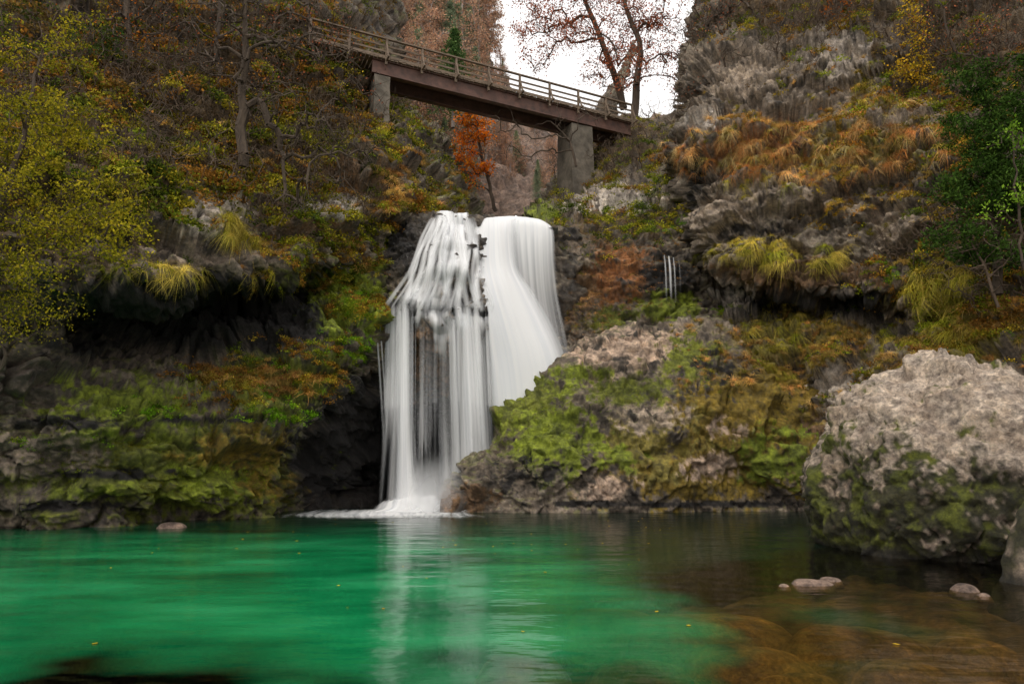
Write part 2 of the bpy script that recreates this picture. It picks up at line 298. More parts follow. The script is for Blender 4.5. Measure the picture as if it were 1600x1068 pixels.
em=N_(nt,'ShaderNodeBsdfDiffuse'); L(mulc(nt,gr.outputs[0],dk.outputs[0]),em.inputs[0])
tr=N_(nt,'ShaderNodeBsdfTransparent'); tr.inputs[0].default_value=(.78,.70,.46,1)
mb=N_(nt,'ShaderNodeMixShader'); L(turb,mb.inputs[0]); L(tr.outputs[0],mb.inputs[1]); L(em.outputs[0],mb.inputs[2])
gl=N_(nt,'ShaderNodeBsdfGlossy',i_Roughness=.12); L(bp.outputs[0],gl.inputs['Normal'])
fr=N_(nt,'ShaderNodeFresnel',i_IOR=1.36); L(bp.outputs[0],fr.inputs['Normal'])
ms=N_(nt,'ShaderNodeMixShader'); L(fr.outputs[0],ms.inputs[0]); L(mb.outputs[0],ms.inputs[1]); L(gl.outputs[0],ms.inputs[2]); L(ms.outputs[0],out.inputs[0])
mkmesh('pool',np.stack([X,Y,X*0],-1),gridF(ny,nx,True),[m],attrs={'depth':('FLOAT',D),'shade_tint':('FLOAT',SHT)})
# ---------------- boulders
def sphere(n):
    import bmesh
    bm=bmesh.new(); bmesh.ops.create_icosphere(bm,subdivisions=n,radius=1); V=np.array([v.co[:] for v in bm.verts]); Fc=np.array([[v.index for v in f.verts] for f in bm.faces]); bm.free(); return V,Fc
def boulder(name,c,planes,sub,colfn,amp=.12,seed=0,k=9.,mat=None):
    D,Fc=sphere(sub); acc=np.zeros(len(D))
    for n,h in planes:
        n=np.array(n,float); n/=np.linalg.norm(n); q=np.maximum(D@n,0)/h; acc+=q**k
    r=1/np.maximum(acc,1e-9)**(1/k); V=D*r[:,None]
    d=amp*(.9*fbm(V*.6/1,3,seed)+.5*ridge(V*1.1,4,seed+3)+.3*fbm(V*3.5,4,seed+5))
    wv=V+.25*fbm(V*1.5,2,seed)[:,None]
    f1,f2,iv=voro(wv*.6,seed+4); d+=amp*1.0*(iv-.5)*sst(0,.06,f2-f1)
    f1,f2,iv=voro(wv*1.3,seed+1); d+=amp*.6*(iv-.5)*sst(0,.08,f2-f1)-amp*.15*(1-sst(0,.06,f2-f1))
    V=V+D*d[:,None]+np.array(c)
    me_n=np.zeros_like(V); fn=np.cross(V[Fc[:,1]]-V[Fc[:,0]],V[Fc[:,2]]-V[Fc[:,0]])
    for j in range(3): np.add.at(me_n,Fc[:,j],fn)
    me_n/=np.linalg.norm(me_n,axis=1,keepdims=True)+1e-9
    C=colfn(V,me_n)
    return mkmesh(name,V,Fc,[mat or M_rock],attrs={'Col':('FLOAT_COLOR',np.concatenate([np.clip(C,.004,1),np.ones((len(C),1))],1))}),V,me_n
def boulder_col(V,N):
    n1=fbm(V*.5,3,5);n2=fbm(V*1.6,4,15);n3=fbm(V*5,3,25)
    t=np.clip(.68+.45*n2+.45*n3,0,1)[:,None]; c=np.array([.24,.17,.12])*(1-t)+np.array([.74,.62,.50])*t
    tan=sst(.1,.5,n1+.4*n2)[:,None]; c=c*(1-tan*.4)+np.array([.36,.25,.15])*tan*.4
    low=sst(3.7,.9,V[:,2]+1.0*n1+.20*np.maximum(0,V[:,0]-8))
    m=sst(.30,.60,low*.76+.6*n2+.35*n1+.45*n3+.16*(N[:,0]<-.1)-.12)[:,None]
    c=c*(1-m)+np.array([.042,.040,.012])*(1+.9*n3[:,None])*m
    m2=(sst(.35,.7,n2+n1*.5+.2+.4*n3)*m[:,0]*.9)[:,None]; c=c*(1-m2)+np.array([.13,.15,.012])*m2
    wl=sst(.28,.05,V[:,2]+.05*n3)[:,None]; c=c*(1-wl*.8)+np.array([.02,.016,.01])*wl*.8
    return c
M_b=rock_mat('boulder_surface',bs=1.,sc=1.6,dist=.07)
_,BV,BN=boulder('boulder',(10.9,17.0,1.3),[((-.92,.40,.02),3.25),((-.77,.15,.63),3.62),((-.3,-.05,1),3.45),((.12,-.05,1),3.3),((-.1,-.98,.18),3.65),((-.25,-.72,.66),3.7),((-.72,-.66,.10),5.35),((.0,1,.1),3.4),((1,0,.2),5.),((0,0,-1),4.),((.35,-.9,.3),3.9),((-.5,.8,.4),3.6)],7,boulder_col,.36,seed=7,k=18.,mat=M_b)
boulder('boulder',(9.75,11.3,.2),[((-.95,-.1,.3),1.15),((-.3,-.9,.3),1.),((0,0,1),1.5),((-.5,-.1,.85),1.35),((1,0,.1),2.),((0,1,.1),1.3),((0,0,-1),1.)],5,boulder_col,.18,seed=17,mat=M_b)
def wetcol(V,N):
    n=fbm(V*3,3,2)[:,None]; return np.array([.30,.21,.16])*(1+.9*n)
def brcol(V,N):
    n=fbm(V*1.5,4,2)[:,None]; return np.array([.33,.20,.06])*(1+.9*n)
def stone(px,py,wx,wy,h,col=wetcol,sub=4,seed=1,sink=.14):
    c=P(px,py,1.); s=(0-CZ)/(c[2]-CZ); X0,Y0=c[0]*s,s
    boulder('stone',(X0,Y0,h-sink),[((-1,.1,.9),wx*.8),((1,.2,.9),wx*.8),((.2,-1,.9),wy*.8),((-.2,1,.9),wy*.8),((.1,0,1),sink),((-1,0,0),wx),((1,0,0),wx),((0,-1,0),wy),((0,1,0),wy),((0,0,-1),sink),((.6,-.5,.5),wx*.8)],sub,col,min(.05,sink*.3),seed=seed,k=6,mat=M_b)
stone(1270,912,.38,.22,.07,seed=3,sink=.10); stone(1510,922,.20,.2,.09,seed=4,sink=.11); stone(1298,906,.20,.2,.04,seed=14,sink=.08); stone(270,824,.42,.4,.16,seed=5,sink=.2); stone(1537,930,.12,.10,.05,seed=6,sink=.08); stone(1225,915,.10,.08,.03,seed=9,sink=.06)
for (a,b,wx,wy,h,sd) in [(1110,945,1.3,.7,-.16,21),(1000,1010,.7,.4,-.14,22),(1170,990,.9,.5,-.16,23),(1340,965,1.1,.6,-.16,24),(1080,1064,1.0,.35,-.06,25),(820,1015,.6,.5,-.07,26),(1250,1030,.7,.4,-.14,27),(1430,1010,.8,.5,-.16,28),(900,1060,.4,.3,-.14,29),(1520,975,.6,.5,-.18,31),(730,1050,.4,.3,-.10,32),(1380,1050,.5,.3,-.14,33),(960,930,.8,.5,-.2,34),(1550,1040,.6,.35,-.14,35)]:
    stone(a,b,wx,wy,h,col=(wetcol if sd in(26,32)else brcol),seed=sd,sink=.35)
print('boulders',time.time()-T0)
# ---------------- WATERFALL
def fall_mat(name,su,sv,base,gain,det=3.,tl=.3):
    m,nt,out=nm(name); L=nt.links.new
    uv=N_(nt,'ShaderNodeUVMap'); uv.uv_map='UVMap'; mp=N_(nt,'ShaderNodeMapping'); mp.inputs['Scale'].default_value=(su,sv,1); L(uv.outputs[0],mp.inputs[0])
    n1=N_(nt,'ShaderNodeTexNoise',i_Scale=1.,i_Detail=det,i_Roughness=.6); L(mp.outputs[0],n1.inputs[0])
    at=N_(nt,'ShaderNodeAttribute',attribute_name='dens')
    st=mathn(nt,'MULTIPLY',mathn(nt,'SUBTRACT',n1.outputs[0],.5),gain)
    a=mathn(nt,'ADD',mathn(nt,'ADD',st,base),mathn(nt,'MULTIPLY',mathn(nt,'SUBTRACT',at.outputs['Fac'],.5),1.3))
    a=mathn(nt,'MULTIPLY',mathn(nt,'MAXIMUM',mathn(nt,'MINIMUM',a,1.),0.),mathn(nt,'MINIMUM',mathn(nt,'MULTIPLY',at.outputs['Fac'],3.),1.),True)
    c=ramp(nt,[(.3,(.84,.86,.89)),(.55,(.98,.98,.98))],n1.outputs[0])
    d=N_(nt,'ShaderNodeBsdfDiffuse'); t=N_(nt,'ShaderNodeBsdfTranslucent'); L(c.outputs[0],d.inputs[0]); L(c.outputs[0],t.inputs[0])
    mx=N_(nt,'ShaderNodeMixShader'); mx.inputs[0].default_value=tl; L(d.outputs[0],mx.inputs[1]); L(t.outputs[0],mx.inputs[2])
    tr=N_(nt,'ShaderNodeBsdfTransparent'); mm=N_(nt,'ShaderNodeMixShader'); L(a,mm.inputs[0]); L(tr.outputs[0],mm.inputs[1]); L(mx.outputs[0],mm.inputs[2]); L(mm.outputs[0],out.inputs[0])
    return m
WF=empty('waterfall')
def setuv(ob,u,v):
    ul=ob.data.uv_layers.new(name='UVMap'); li=np.zeros(len(ob.data.loops),dtype=np.int32); ob.data.loops.foreach_get('vertex_index',li)
    UV=np.stack([u.ravel(),v.ravel()],-1)[li]; ul.data.foreach_set('uv',UV.astype(np.float32).ravel())
def sheet(name,rows,mat,nu=60,nv=120,edge=.25,wob=.03,seed=0,par=WF):
    R=np.array(rows,float); G=PA(R[...,:3]); Dn=R[...,3:]
    G=np.concatenate([G,Dn],-1); G=cat(G,nv); G=cat(G.transpose(1,0,2),nu).transpose(1,0,2)
    dn=G[...,3]; G=G[...,:3]; W=np.linalg.norm(G[:,-1]-G[:,0],axis=-1).max(); Lh=np.linalg.norm(np.diff(G[:,nu//2],axis=0),axis=-1).sum()
    u=np.linspace(0,1,nu)[None,:].repeat(nv,0); v=np.linspace(0,1,nv)[:,None].repeat(nu,1)
    q=np.stack([u*W*1.6,v*Lh*.15,u*0+seed],-1).reshape(-1,3)
    if wob>0: G=G+np.array([0,-1,0])*(wob*fbm(q,3,seed).reshape(nv,nu,1)*2)
    e=np.clip(np.minimum(u,1-u)/edge,0,1); dn=np.clip(dn,0,1)*sst(0,1,e)
    ob=mkmesh(name,G.reshape(-1,3),gridF(nv,nu),[mat],attrs={'dens':('FLOAT',dn.ravel())})
    setuv(ob,u*W+seed*3.7,v*Lh); ob.parent=par; return ob
MF1=fall_mat('falling_water_dense',2.6,.04,.70,.7,2.)
MF2=fall_mat('falling_water_veil',4.,.03,.42,.95,2.)
MF4=fall_mat('spray_veil',1.0,.05,.30,.35,1.,.5)
MF3=fall_mat('cascading_water',3.2,.30,.40,1.35,3.)
MF5=fall_mat('water_strand',3.,.10,.46,.5,2.)
sheet('main_chute',[
 [(730,345,34.2,.1),(755,341,34.1,.9),(785,338,34,.9),(818,337,34.1,.7)],
 [(730,362,33.6,.3),(755,358,33.4,1),(785,358,33.4,.9),(812,358,33.8,.7)],
 [(728,410,33.0,.4),(752,410,32.7,1),(790,412,32.9,.9),(815,420,33.4,.7)],
 [(724,450,32.5,.4),(758,450,32.0,1),(805,455,32.5,1),(845,460,33.2,.6)],
 [(728,500,32.0,.4),(770,500,31.7,1),(825,505,32.2,1),(878,510,32.9,.6)],
 [(738,560,31.9,.4),(782,560,31.7,1),(845,562,32.0,1),(902,562,32.7,.5)],
 [(746,640,31.9,.4),(790,640,31.7,1),(855,640,32,1),(920,640,32.5,.7)],
 [(750,730,32,.3),(790,730,31.7,.8),(850,730,31.9,.9),(920,730,32.4,.8)]],MF1,80,160,edge=.3,seed=1)
sheet('side_veil',[
 [(778,340,34.6,.7),(805,338,34.4,1),(840,342,34.4,1),(858,350,34.6,.8)],
 [(780,352,34.1,.7),(805,350,33.9,1),(845,354,33.9,1),(868,362,34.1,.8)],
 [(782,400,33.9,.6),(808,400,33.7,.75),(846,402,33.7,.72),(872,410,33.9,.5)],
 [(790,460,33.8,.5),(815,460,33.6,.6),(850,460,33.6,.52),(880,460,33.8,.3)],
 [(800,540,33.7,.4),(830,540,33.5,.45),(862,530,33.5,.38),(894,520,33.7,.2)],
 [(810,600,33.6,.4),(840,600,33.4,.45),(875,590,33.4,.35),(900,580,33.6,.15)]],MF2,60,120,edge=.18,seed=2)
SK={}
def skin(name,pn,off,fn,mat,seed=0,it=14):
    p=PATCH[pn]; nv,nu=p['nv'],p['nu']; B=p['V'].reshape(nv,nu,3).copy()
    for _ in range(it):
        S=B.copy(); S[1:-1,1:-1]=(B[:-2,1:-1]+B[2:,1:-1]+B[1:-1,:-2]+B[1:-1,2:]+B[1:-1,1:-1])/5; B=S
    B=B+gnorm(B)*off
    px,py=proj(B); d,u,v=fn(px,py,B); SK['px'],SK['py'],SK['Y']=px.ravel(),py.ravel(),B[...,1].ravel()
    ob=mkmesh(name,B.reshape(-1,3),gridF(nv,nu),[mat],attrs={'dens':('FLOAT',d.ravel())}); setuv(ob,u,v); ob.parent=WF
def cfn(px,py,B):
    ys=[335,345,372,405,445,485,540,600]; xl=np.interp(py,ys,[672,668,660,644,618,600,598,600]); xr=np.interp(py,ys,[742,745,748,752,758,764,768,770])
    e=sst(0,26,px-xl)*sst(0,14,xr-px); u=(px-xl)/(xr-xl)
    q=np.stack([u*5,B[...,2]*.30,u*0],-1).reshape(-1,3); n=fbm(q+2.2,3,8).reshape(u.shape)
    gap=.35*np.exp(-(((px-668)/20)**2+((py-520)/30)**2)**2)
    d=e*np.clip(.48+.95*n-gap+.3*sst(380,345,py)-.12*sst(470,540,py),0,1)*sst(620,500,py)
    return d,u*4.6,B[...,2]
skin('upper_cascade','ledge_rock',.13,cfn,MF3)
def surfY(x,y):
    i=int(np.argmin((SK['px']-x)**2+(SK['py']-y)**2)); return SK['Y'][i]
rs=np.random.default_rng(88)
def ribbon(name,pts,w,dn,mat,nv=60,nu=7,seed=0,edge=.5):
    rows=[[(x-ww,y,Yy+.04,d),(x,y,Yy,d),(x+ww,y,Yy+.04,d)] for (x,y,Yy),ww,d in zip(pts,w,dn)]
    return sheet(name,rows,mat,nu,nv,edge=edge,wob=0,seed=seed)
lipx=lambda t:602+t*160
def lipy(x): return np.interp(x,[583,600,640,668,700,740,770],[488,484,476,484,478,486,505])
for k in range(24):   # braids running over the ledge
    t=(k+rs.uniform(0,1))/24; x0=674+66*t; x1=lipx(t)+rs.normal(0,6); pts=[];ph=rs.uniform(0,6)
    for y in (340,352,372,395,420,448,472,494):
        q=(y-340)/150; x=x0+(x1-x0)*q**1.1+6*np.sin(q*7+ph)*q*(1.1-q)*3; Yy=min(surfY(x+dx,y) for dx in(-7,0,7))-.07; pts.append((x,y,Yy))
    w0=rs.uniform(4,10); ribbon(f'braid_{k}',pts,[w0*(.6+.6*i/7)*rs.uniform(.8,1.2) for i in range(8)],[.3]+[rs.uniform(.3,.7)]*5+[.45,.1],MF5,70,9,seed=40+k)
for k in range(46):   # free-falling strands
    t=rs.uniform(0,1)**.95 if k>9 else [.04,.09,.15,.20,.25,.62,.70,.80,.88,.95][k]
    x=lipx(t); yl=lipy(x); Y0=surfY(x,yl-6)-.10; xb=x+(x-668)*.12+rs.normal(0,2)
    thin=abs(x-668)<22
    big=k in(1,2,3,7,8); w0=rs.uniform(8,13) if big else rs.uniform(2.,7.); dd_=rs.uniform(.6,.85) if big else rs.uniform(.2,.58)*(.6 if thin else 1)
    yb=800-max(0,xb-700)*.18
    ribbon(f'strand_{k}',[(x,yl-20,Y0+.12),(x+(xb-x)*.1,yl+16,Y0-.08),(x+(xb-x)*.4,yl+110,Y0-.22),(x+(xb-x)*.7,yl+210,Y0-.3),(xb,yb,Y0-.38)],[w0*.8,w0*.9,w0*1.1,w0*1.5,w0*2.1],[0,dd_*.8,dd_,dd_*.85,dd_*.75],MF5,60,7,seed=80+k)
for k,(x,d_) in enumerate(((586,.55),(592,.45),(600,.4))):
    Y0=31.2; ribbon(f'trickle_{k}',[(x,486,Y0+.3),(x+2,510,Y0),(x+7,580,Y0-.2),(x+13,680,Y0-.3),(x+16,770,Y0-.3)],[2.2,2.5,3.5,5,7],[.1,d_,d_*.8,d_*.5,.08],MF5,60,7,seed=140+k)
sheet('veil_1',[
 [(602,472,31.1,.0),(618,466,30.8,.12),(636,464,30.7,.15),(654,468,30.7,.0)],
 [(606,530,30.9,.2),(620,520,30.6,.5),(637,520,30.5,.6),(654,530,30.6,.15)],
 [(606,620,30.8,.2),(621,620,30.5,.65),(638,620,30.4,.7),(658,620,30.5,.15)],
 [(602,700,30.7,.2),(622,700,30.4,.68),(641,700,30.3,.72),(664,700,30.4,.2)],
 [(588,799,30.6,.25),(620,800,30.3,.75),(648,800,30.2,.8),(688,797,30.3,.25)]],MF2,40,120,edge=.48,seed=4)
sheet('veil_2',[
 [(664,470,31.2,.0),(700,462,31,.12),(738,470,31.2,.15),(768,490,31.8,.1)],
 [(670,520,30.8,.15),(708,515,30.6,.40),(744,520,30.8,.42),(774,530,31.5,.2)],
 [(674,600,30.7,.2),(712,600,30.4,.48),(750,600,30.6,.5),(784,600,31.4,.3)],
 [(676,700,30.7,.25),(716,700,30.4,.5),(756,700,30.6,.5),(792,700,31.3,.35)],
 [(666,794,30.7,.3),(716,794,30.4,.58),(758,789,30.6,.58),(798,780,31.2,.5)]],MF2,70,120,edge=.35,seed=5)
sheet('veil_3',[
 [(626,480,30.9,.0),(655,476,30.8,.1),(680,476,30.8,.1),(712,480,30.8,.05)],
 [(628,540,30.85,.12),(660,540,30.75,.24),(682,540,30.75,.26),(714,540,30.85,.2)],
 [(628,640,30.85,.2),(660,640,30.75,.34),(682,640,30.75,.36),(714,640,30.85,.25)],
 [(626,797,30.75,.35),(660,797,30.65,.6),(690,797,30.65,.6),(726,797,30.75,.4)]],MF2,50,80,edge=.25,seed=6)
for k,(dy,dx) in enumerate(((-.5,0),(-.25,8),(-.9,-6))):
    sheet(f'spray_{k}',[
     [(590+dx,640,30.6+dy,.0),(660,630,30.2+dy,.10),(740,630,30.4+dy,.10),(800,640,31.4+dy,.0)],
     [(570+dx,715,30.4+dy,.04),(650,710,30+dy,.26),(730,710,30.2+dy,.24),(800,705,31.3+dy,.05)],
     [(540+dx,778,30.2+dy,.10),(640,770,29.9+dy,.52),(720,768,30.1+dy,.40),(800,768,31.2+dy,.05)],
     [(520+dx,803,30.2+dy,.05),(640,801,29.8+dy,.45),(720,800,30+dy,.3),(800,796,31.2+dy,.0)]],MF4,60,60,edge=.45,seed=30+k)
sheet('splash_apron',[
 [(600,768,31.6,.1),(640,760,31.2,.6),(690,760,31.2,.6),(740,750,31.6,.5),(790,740,32,.2)],
 [(580,788,30.8,.4),(630,780,30.2,1),(680,779,30,.9),(730,772,30.4,.7),(790,760,31,.3)],
 [(555,799,30.2,.4),(620,796,29.6,1),(670,796,29.4,.9),(715,794,29.5,.6),(790,785,30,.2)],
 [(440,804,29.0,.25),(560,803,29,.6),(640,802,29.1,.8),(700,801,29.2,.5),(740,800,29.4,.0)]],MF3,70,60,edge=.15,wob=.12,seed=8)
fm=[[(430,799,31,.0),(520,797.5,31,.3),(620,797,31,.5),(700,797.5,31,.3),(760,798,31,.0)],[(400,806,28,.0),(500,806,28,.55),(620,806,28,.9),(700,806,28,.55),(800,806,28,.0)],[(380,812,26,.0),(500,812,26,.15),(620,812,26,.28),(700,812,26,.15),(850,812,26,.0)]]
fo=sheet('pool_foam',fm,MF3,90,50,edge=.2,wob=0,seed=9)
co_=np.zeros(len(fo.data.vertices)*3,dtype=np.float32); fo.data.vertices.foreach_get('co',co_); co_=co_.reshape(-1,3); co_[:,2]=.02; fo.data.vertices.foreach_set('co',co_.ravel())
for k,(x,d_,w0) in enumerate(((1040,.5,2.5),(1047,.65,2.8),(1054,.4,2.2),(1062,.3,2.))):
    ribbon(f'seep_{k}',[(x-2,398+k*2,34.0),(x,420,33.7),(x+1,445,33.6),(x+2,472,33.5)],[w0*.7,w0,w0*1.2,w0*1.6],[d_,d_,d_*.8,.15],MF5,30,5,seed=160+k)
um=simple_mat('brook_water',(.10,.12,.11),(.5,.52,.52),.8,.2,(1,.3,1),.2)
mkmesh('stream',[(-4.5,34.0,14.1),(2.4,34.0,14.1),(4,60,14.6),(-4,60,14.6)],np.array([[0,1,2,3]]),[um])
# ---------------- BRIDGE
M_wood=simple_mat('weathered_wood',(.06,.042,.028),(.24,.17,.115),3.,.8,(1,1,6))
M_gird=simple_mat('rusty_girder',(.045,.025,.018),(.14,.065,.045),2.,.7)
M_conc=simple_mat('old_concrete',(.05,.042,.03),(.18,.15,.115),1.5,.85)
BR=empty('footbridge')
def beam(name,a,b,w,h,mat,up=(0,0,1),par=None):
    a=np.array(a,float);b=np.array(b,float); d=b-a; d/=np.linalg.norm(d); up=np.array(up,float); s=np.cross(d,up); s/=np.linalg.norm(s); u=np.cross(s,d)
    V=[p+s*w/2*i+u*h/2*j for p in (a,b) for i,j in((-1,-1),(1,-1),(1,1),(-1,1))]
    Fq=np.array([[0,1,2,3],[7,6,5,4],[0,4,5,1],[1,5,6,2],[2,6,7,3],[3,7,4,0]])
    ob=mkmesh(name,V,Fq,[mat],smooth=False); ob.parent=par
    bv=ob.modifiers.new('b','BEVEL'); bv.width=min(w,h)*.1; bv.segments=1
    return ob
A=np.array([-11.8,35.7,25.5]);B=np.array([7.9,45.1,25.5]);dd=(B-A);LB=np.linalg.norm(dd);dd/=LB;sd=np.cross(dd,[0,0,1])
if sd[1]>0: sd=-sd
for k,o in enumerate((-.85,.85)):
    s0=3.6
    beam(f'girder_{k+1}',A+dd*s0+sd*o+[0,0,-.62],B+sd*o+[0,0,-.62],.1,.8,M_gird,par=BR)
    beam(f'girder_flange_{k+1}',A+dd*s0+sd*o+[0,0,-1.05],B+sd*o+[0,0,-1.05],.32,.06,M_gird,par=BR)
    beam(f'girder_top_flange_{k+1}',A+dd*s0+sd*o+[0,0,-.19],B+sd*o+[0,0,-.19],.32,.06,M_gird,par=BR)
n=int(LB/.24)
for i in range(n):
    p=A+dd*(i+.5)*LB/n; j=random.uniform(-.04,.04)
    beam(f'plank_{i}',p-sd*(1.15+j)+[0,0,-.12],p+sd*(1.15-j)+[0,0,-.12],.21,.07,M_wood,par=BR)
beam('kick_board',A+sd*1.1+[0,0,.02],B+sd*1.1+[0,0,.02],.06,.16,M_wood,par=BR)
npost=10
for o in(-1,1):
    for i in range(npost+1):
        p=A+dd*LB*i/npost+sd*1.12*o
        beam(f'post_{i}_{o}',p+[0,0,-.5],p+[0,0,1.12],.13,.13,M_wood,up=dd,par=BR)
        if o==1 and i>1:
            beam(f'brace_{i}',p+sd*.45+[0,0,-.28],p+sd*.05+[0,0,.75],.09,.09,M_wood,up=dd,par=BR)
            beam(f'outrigger_{i}',p-sd*.3+[0,0,-.25],p+sd*.6+[0,0,-.25],.1,.1,M_wood,par=BR)
    for z,h in((1.16,.09),(.78,.12),(.42,.12)):
        beam(f'rail_{z}_{o}',A+sd*(1.0 if z<1 else 1.12)*o+[0,0,z],B+sd*(1.0 if z<1 else 1.12)*o+[0,0,z],.16 if z>1 else .05,h,M_wood,par=BR)
def pier(name,c,w,d,z0,z1):
    n=18; V=[]
    for i in range(n):
        t=i/(n-1); z=z0+(z1-z0)*t; k=1.12-.12*t
        for a,b in((-1,-1),(0,-1),(1,-1),(1,0),(1,1),(0,1),(-1,1),(-1,0)):
            j=rng.normal(0,.02,2); V.append([c[0]+(dd[0]*a*w/2+sd[0]*b*d/2)*k+j[0],c[1]+(dd[1]*a*w/2+sd[1]*b*d/2)*k+j[1],z])
    Fq=[[i*8+k,i*8+(k+1)%8,(i+1)*8+(k+1)%8,(i+1)*8+k] for i in range(n-1) for k in range(8)]
    ob=mkmesh(name,V,np.array(Fq),[M_conc],smooth=False); ob.parent=BR
pier('pier_1',A+dd*4.2,.9,2.,19.,24.35); pier('pier_2',B-dd*4.0,1.6,1.9,16.5,24.35)
# ---------------- TREES
M_bark=simple_mat('bark',(.028,.018,.012),(.10,.07,.045),5.,.9,(1,1,.2),.8)
M_barkp=simple_mat('twig_bark',(.04,.026,.016),(.12,.08,.05),5.,.9,(1,1,.3),.5)
def frust(a,b,ra,rb,k=5):
    d=b-a; d=d/(np.linalg.norm(d,axis=1,keepdims=True)+1e-9); r=np.where(np.abs(d[:,2:3])>.9,[[1.,0,0]],[[0,0,1.]])
    s=np.cross(d,r); s/=np.linalg.norm(s,axis=1,keepdims=True)+1e-9; u=np.cross(d,s); n=len(a)
    th=np.arange(k)*2*np.pi/k
    ring=s[:,None]*np.cos(th)[None,:,None]+u[:,None]*np.sin(th)[None,:,None]
    V=np.concatenate([a[:,None]+ring*ra[:,None,None],b[:,None]+ring*rb[:,None,None]],1).reshape(-1,3)
    i=np.arange(n)[:,None]*2*k; j=np.arange(k)[None]; jn=(j+1)%k
    Fq=np.stack([i+j,i+jn,i+k+jn,i+k+j],-1).reshape(-1,4); return V,Fq
def leafq(C,size,up=.3,seed=0,asp=.55,droop=0.):
    n=len(C); r=np.random.default_rng(seed); s=size*r.uniform(.6,1.3,n)[:,None]
    d=r.normal(size=(n,3)); d[:,2]-=droop; d/=np.linalg.norm(d,axis=1,keepdims=True)
    nn=r.normal(size=(n,3)); nn[:,2]+=up*4; w=np.cross(d,nn); w/=np.linalg.norm(w,axis=1,keepdims=True)+1e-9
    V=np.stack([C-d*s*.5,C+w*s*asp*.5+d*s*.05,C+d*s*.5,C-w*s*asp*.5+d*s*.05],1).reshape(-1,3)
    return V,np.arange(n*4).reshape(n,4)
def tree(name,trunk,crowns,natt,lm=None,lsize=.08,lper=40,spread=.35,r0=.15,rtip=.008,twigs=0,twl=.5,seed=0,step=.5,droop=0.,bark=None,sag=.15,asp=.55,link=True,ldens=1.):
    r=np.random.default_rng(seed); tr=np.array(trunk,float); nt_=max(6,int(np.linalg.norm(np.diff(tr,axis=0),axis=1).sum()/step)); T=cat(tr,nt_)
    T[1:]+=r.normal(0,.04,(nt_-1,3)); pos=list(T); par=[-1]+list(range(nt_-1)); tips=[]
    vol=np.array([c[1][0]*c[1][1]*c[1][2] for c in crowns]); vol/=vol.sum(); at=[]
    for _ in range(natt):
        c=crowns[r.choice(len(crowns),p=vol)]; v=r.normal(size=3); v/=np.linalg.norm(v); at.append(np.array(c[0])+v*r.uniform(0.2,1)**(1/2.2)*np.array(c[1]))
    at=np.array(at); dm=np.min(np.linalg.norm(at[:,None]-T[None],axis=2),axis=1); at=at[np.argsort(dm)]
    leafnodes=[]
    ntrunk=nt_
    for a in at:
        Pn=np.array(pos); dv=a-Pn; dist=np.linalg.norm(dv,axis=1)+np.maximum(0,(Pn[:,2]-a[2]))*.4; dist[0:max(1,ntrunk//4)]+=2; j=int(np.argmin(dist)); b=Pn[j]; Ld=np.linalg.norm(a-b); k=max(2,int(Ld/step)+1)
        jj=j; off=r.normal(0,.12*Ld,3)
        for i in range(1,k+1):
            t=i/k; q=b+(a-b)*t+off*np.sin(np.pi*t)*.8+np.array([0,0,sag*Ld*np.sin(np.pi*t)])+r.normal(0,.02,3); pos.append(q); par.append(jj); jj=len(pos)-1
            if t>.35 : leafnodes.append(jj)
        tips.append(jj)
    Pn=np.array(pos); par=np.array(par); cnt=np.zeros(len(Pn)); 
    for t_ in tips: cnt[t_]+=1
    for i in range(len(Pn)-1,0,-1): cnt[par[i]]+=cnt[i]
    rad=rtip*np.maximum(cnt,1)**.5
    rad=np.where(np.arange(len(Pn))<ntrunk,np.maximum(rad,r0*(1-.75*np.arange(len(Pn))/ntrunk)),np.minimum(rad,r0*.7))
    ch=np.arange(1,len(Pn)); a_=Pn[par[ch]];b_=Pn[ch]; ra=np.minimum(rad[par[ch]],rad[ch]*1.7); ra[:ntrunk-1]=rad[:ntrunk-1]; V,Fq=frust(a_,b_,ra,rad[ch],6)
    ln=np.array(leafnodes)
    Vs=[V];Fs=[Fq];mi=[np.zeros(len(Fq),int)]; off=len(V)
    if twigs:
        base=Pn[np.repeat(ln,twigs)]; n=len(base); d=r.normal(size=(n,3)); d[:,2]-=droop; d/=np.linalg.norm(d,axis=1,keepdims=True); l=twl*r.uniform(.4,1.3,n)[:,None]
        mid=base+d*l*.5; d2=d+r.normal(0,.5,(n,3)); d2[:,2]-=droop*.5; d2/=np.linalg.norm(d2,axis=1,keepdims=True); end=mid+d2*l*.5
        for a2,b2,x,y in((base,mid,1.,.75),(mid,end,.75,.4)):
            V,Fq=frust(a2,b2,np.full(n,rtip*x),np.full(n,rtip*y),3); Vs.append(V);Fs.append(Fq+off);mi.append(np.zeros(len(Fq),int)); off+=len(V)
    if lm is not None and lper>0:
        ls=ln[r.random(len(ln))<ldens]; C=Pn[np.repeat(ls,lper)]; C=C+r.normal(0,spread/1.7,C.shape)*np.array([1,1,.7]); V,Fq=leafq(C,lsize,.3,seed,asp,droop); Vs.append(V);Fs.append(Fq+off);mi.append(np.ones(len(Fq),int))
    return mkmesh(name,np.concatenate(Vs),np.concatenate(Fs),[bark or M_bark]+([lm] if lm else []),np.concatenate(mi),smooth=False,link=link)
LM_yg=leaf_mat('yellow_green_leaves',[(.09,.10,.010),(.26,.24,.018),(.44,.37,.025),(.19,.19,.018),(.52,.40,.035)])
LM_or=leaf_mat('orange_leaves',[(.55,.12,.012),(.8,.24,.02),(.5,.12,.02),(.85,.33,.03)])
LM_rd=leaf_mat('copper_leaves',[(.22,.07,.045),(.42,.12,.06),(.52,.18,.09),(.30,.11,.07)])
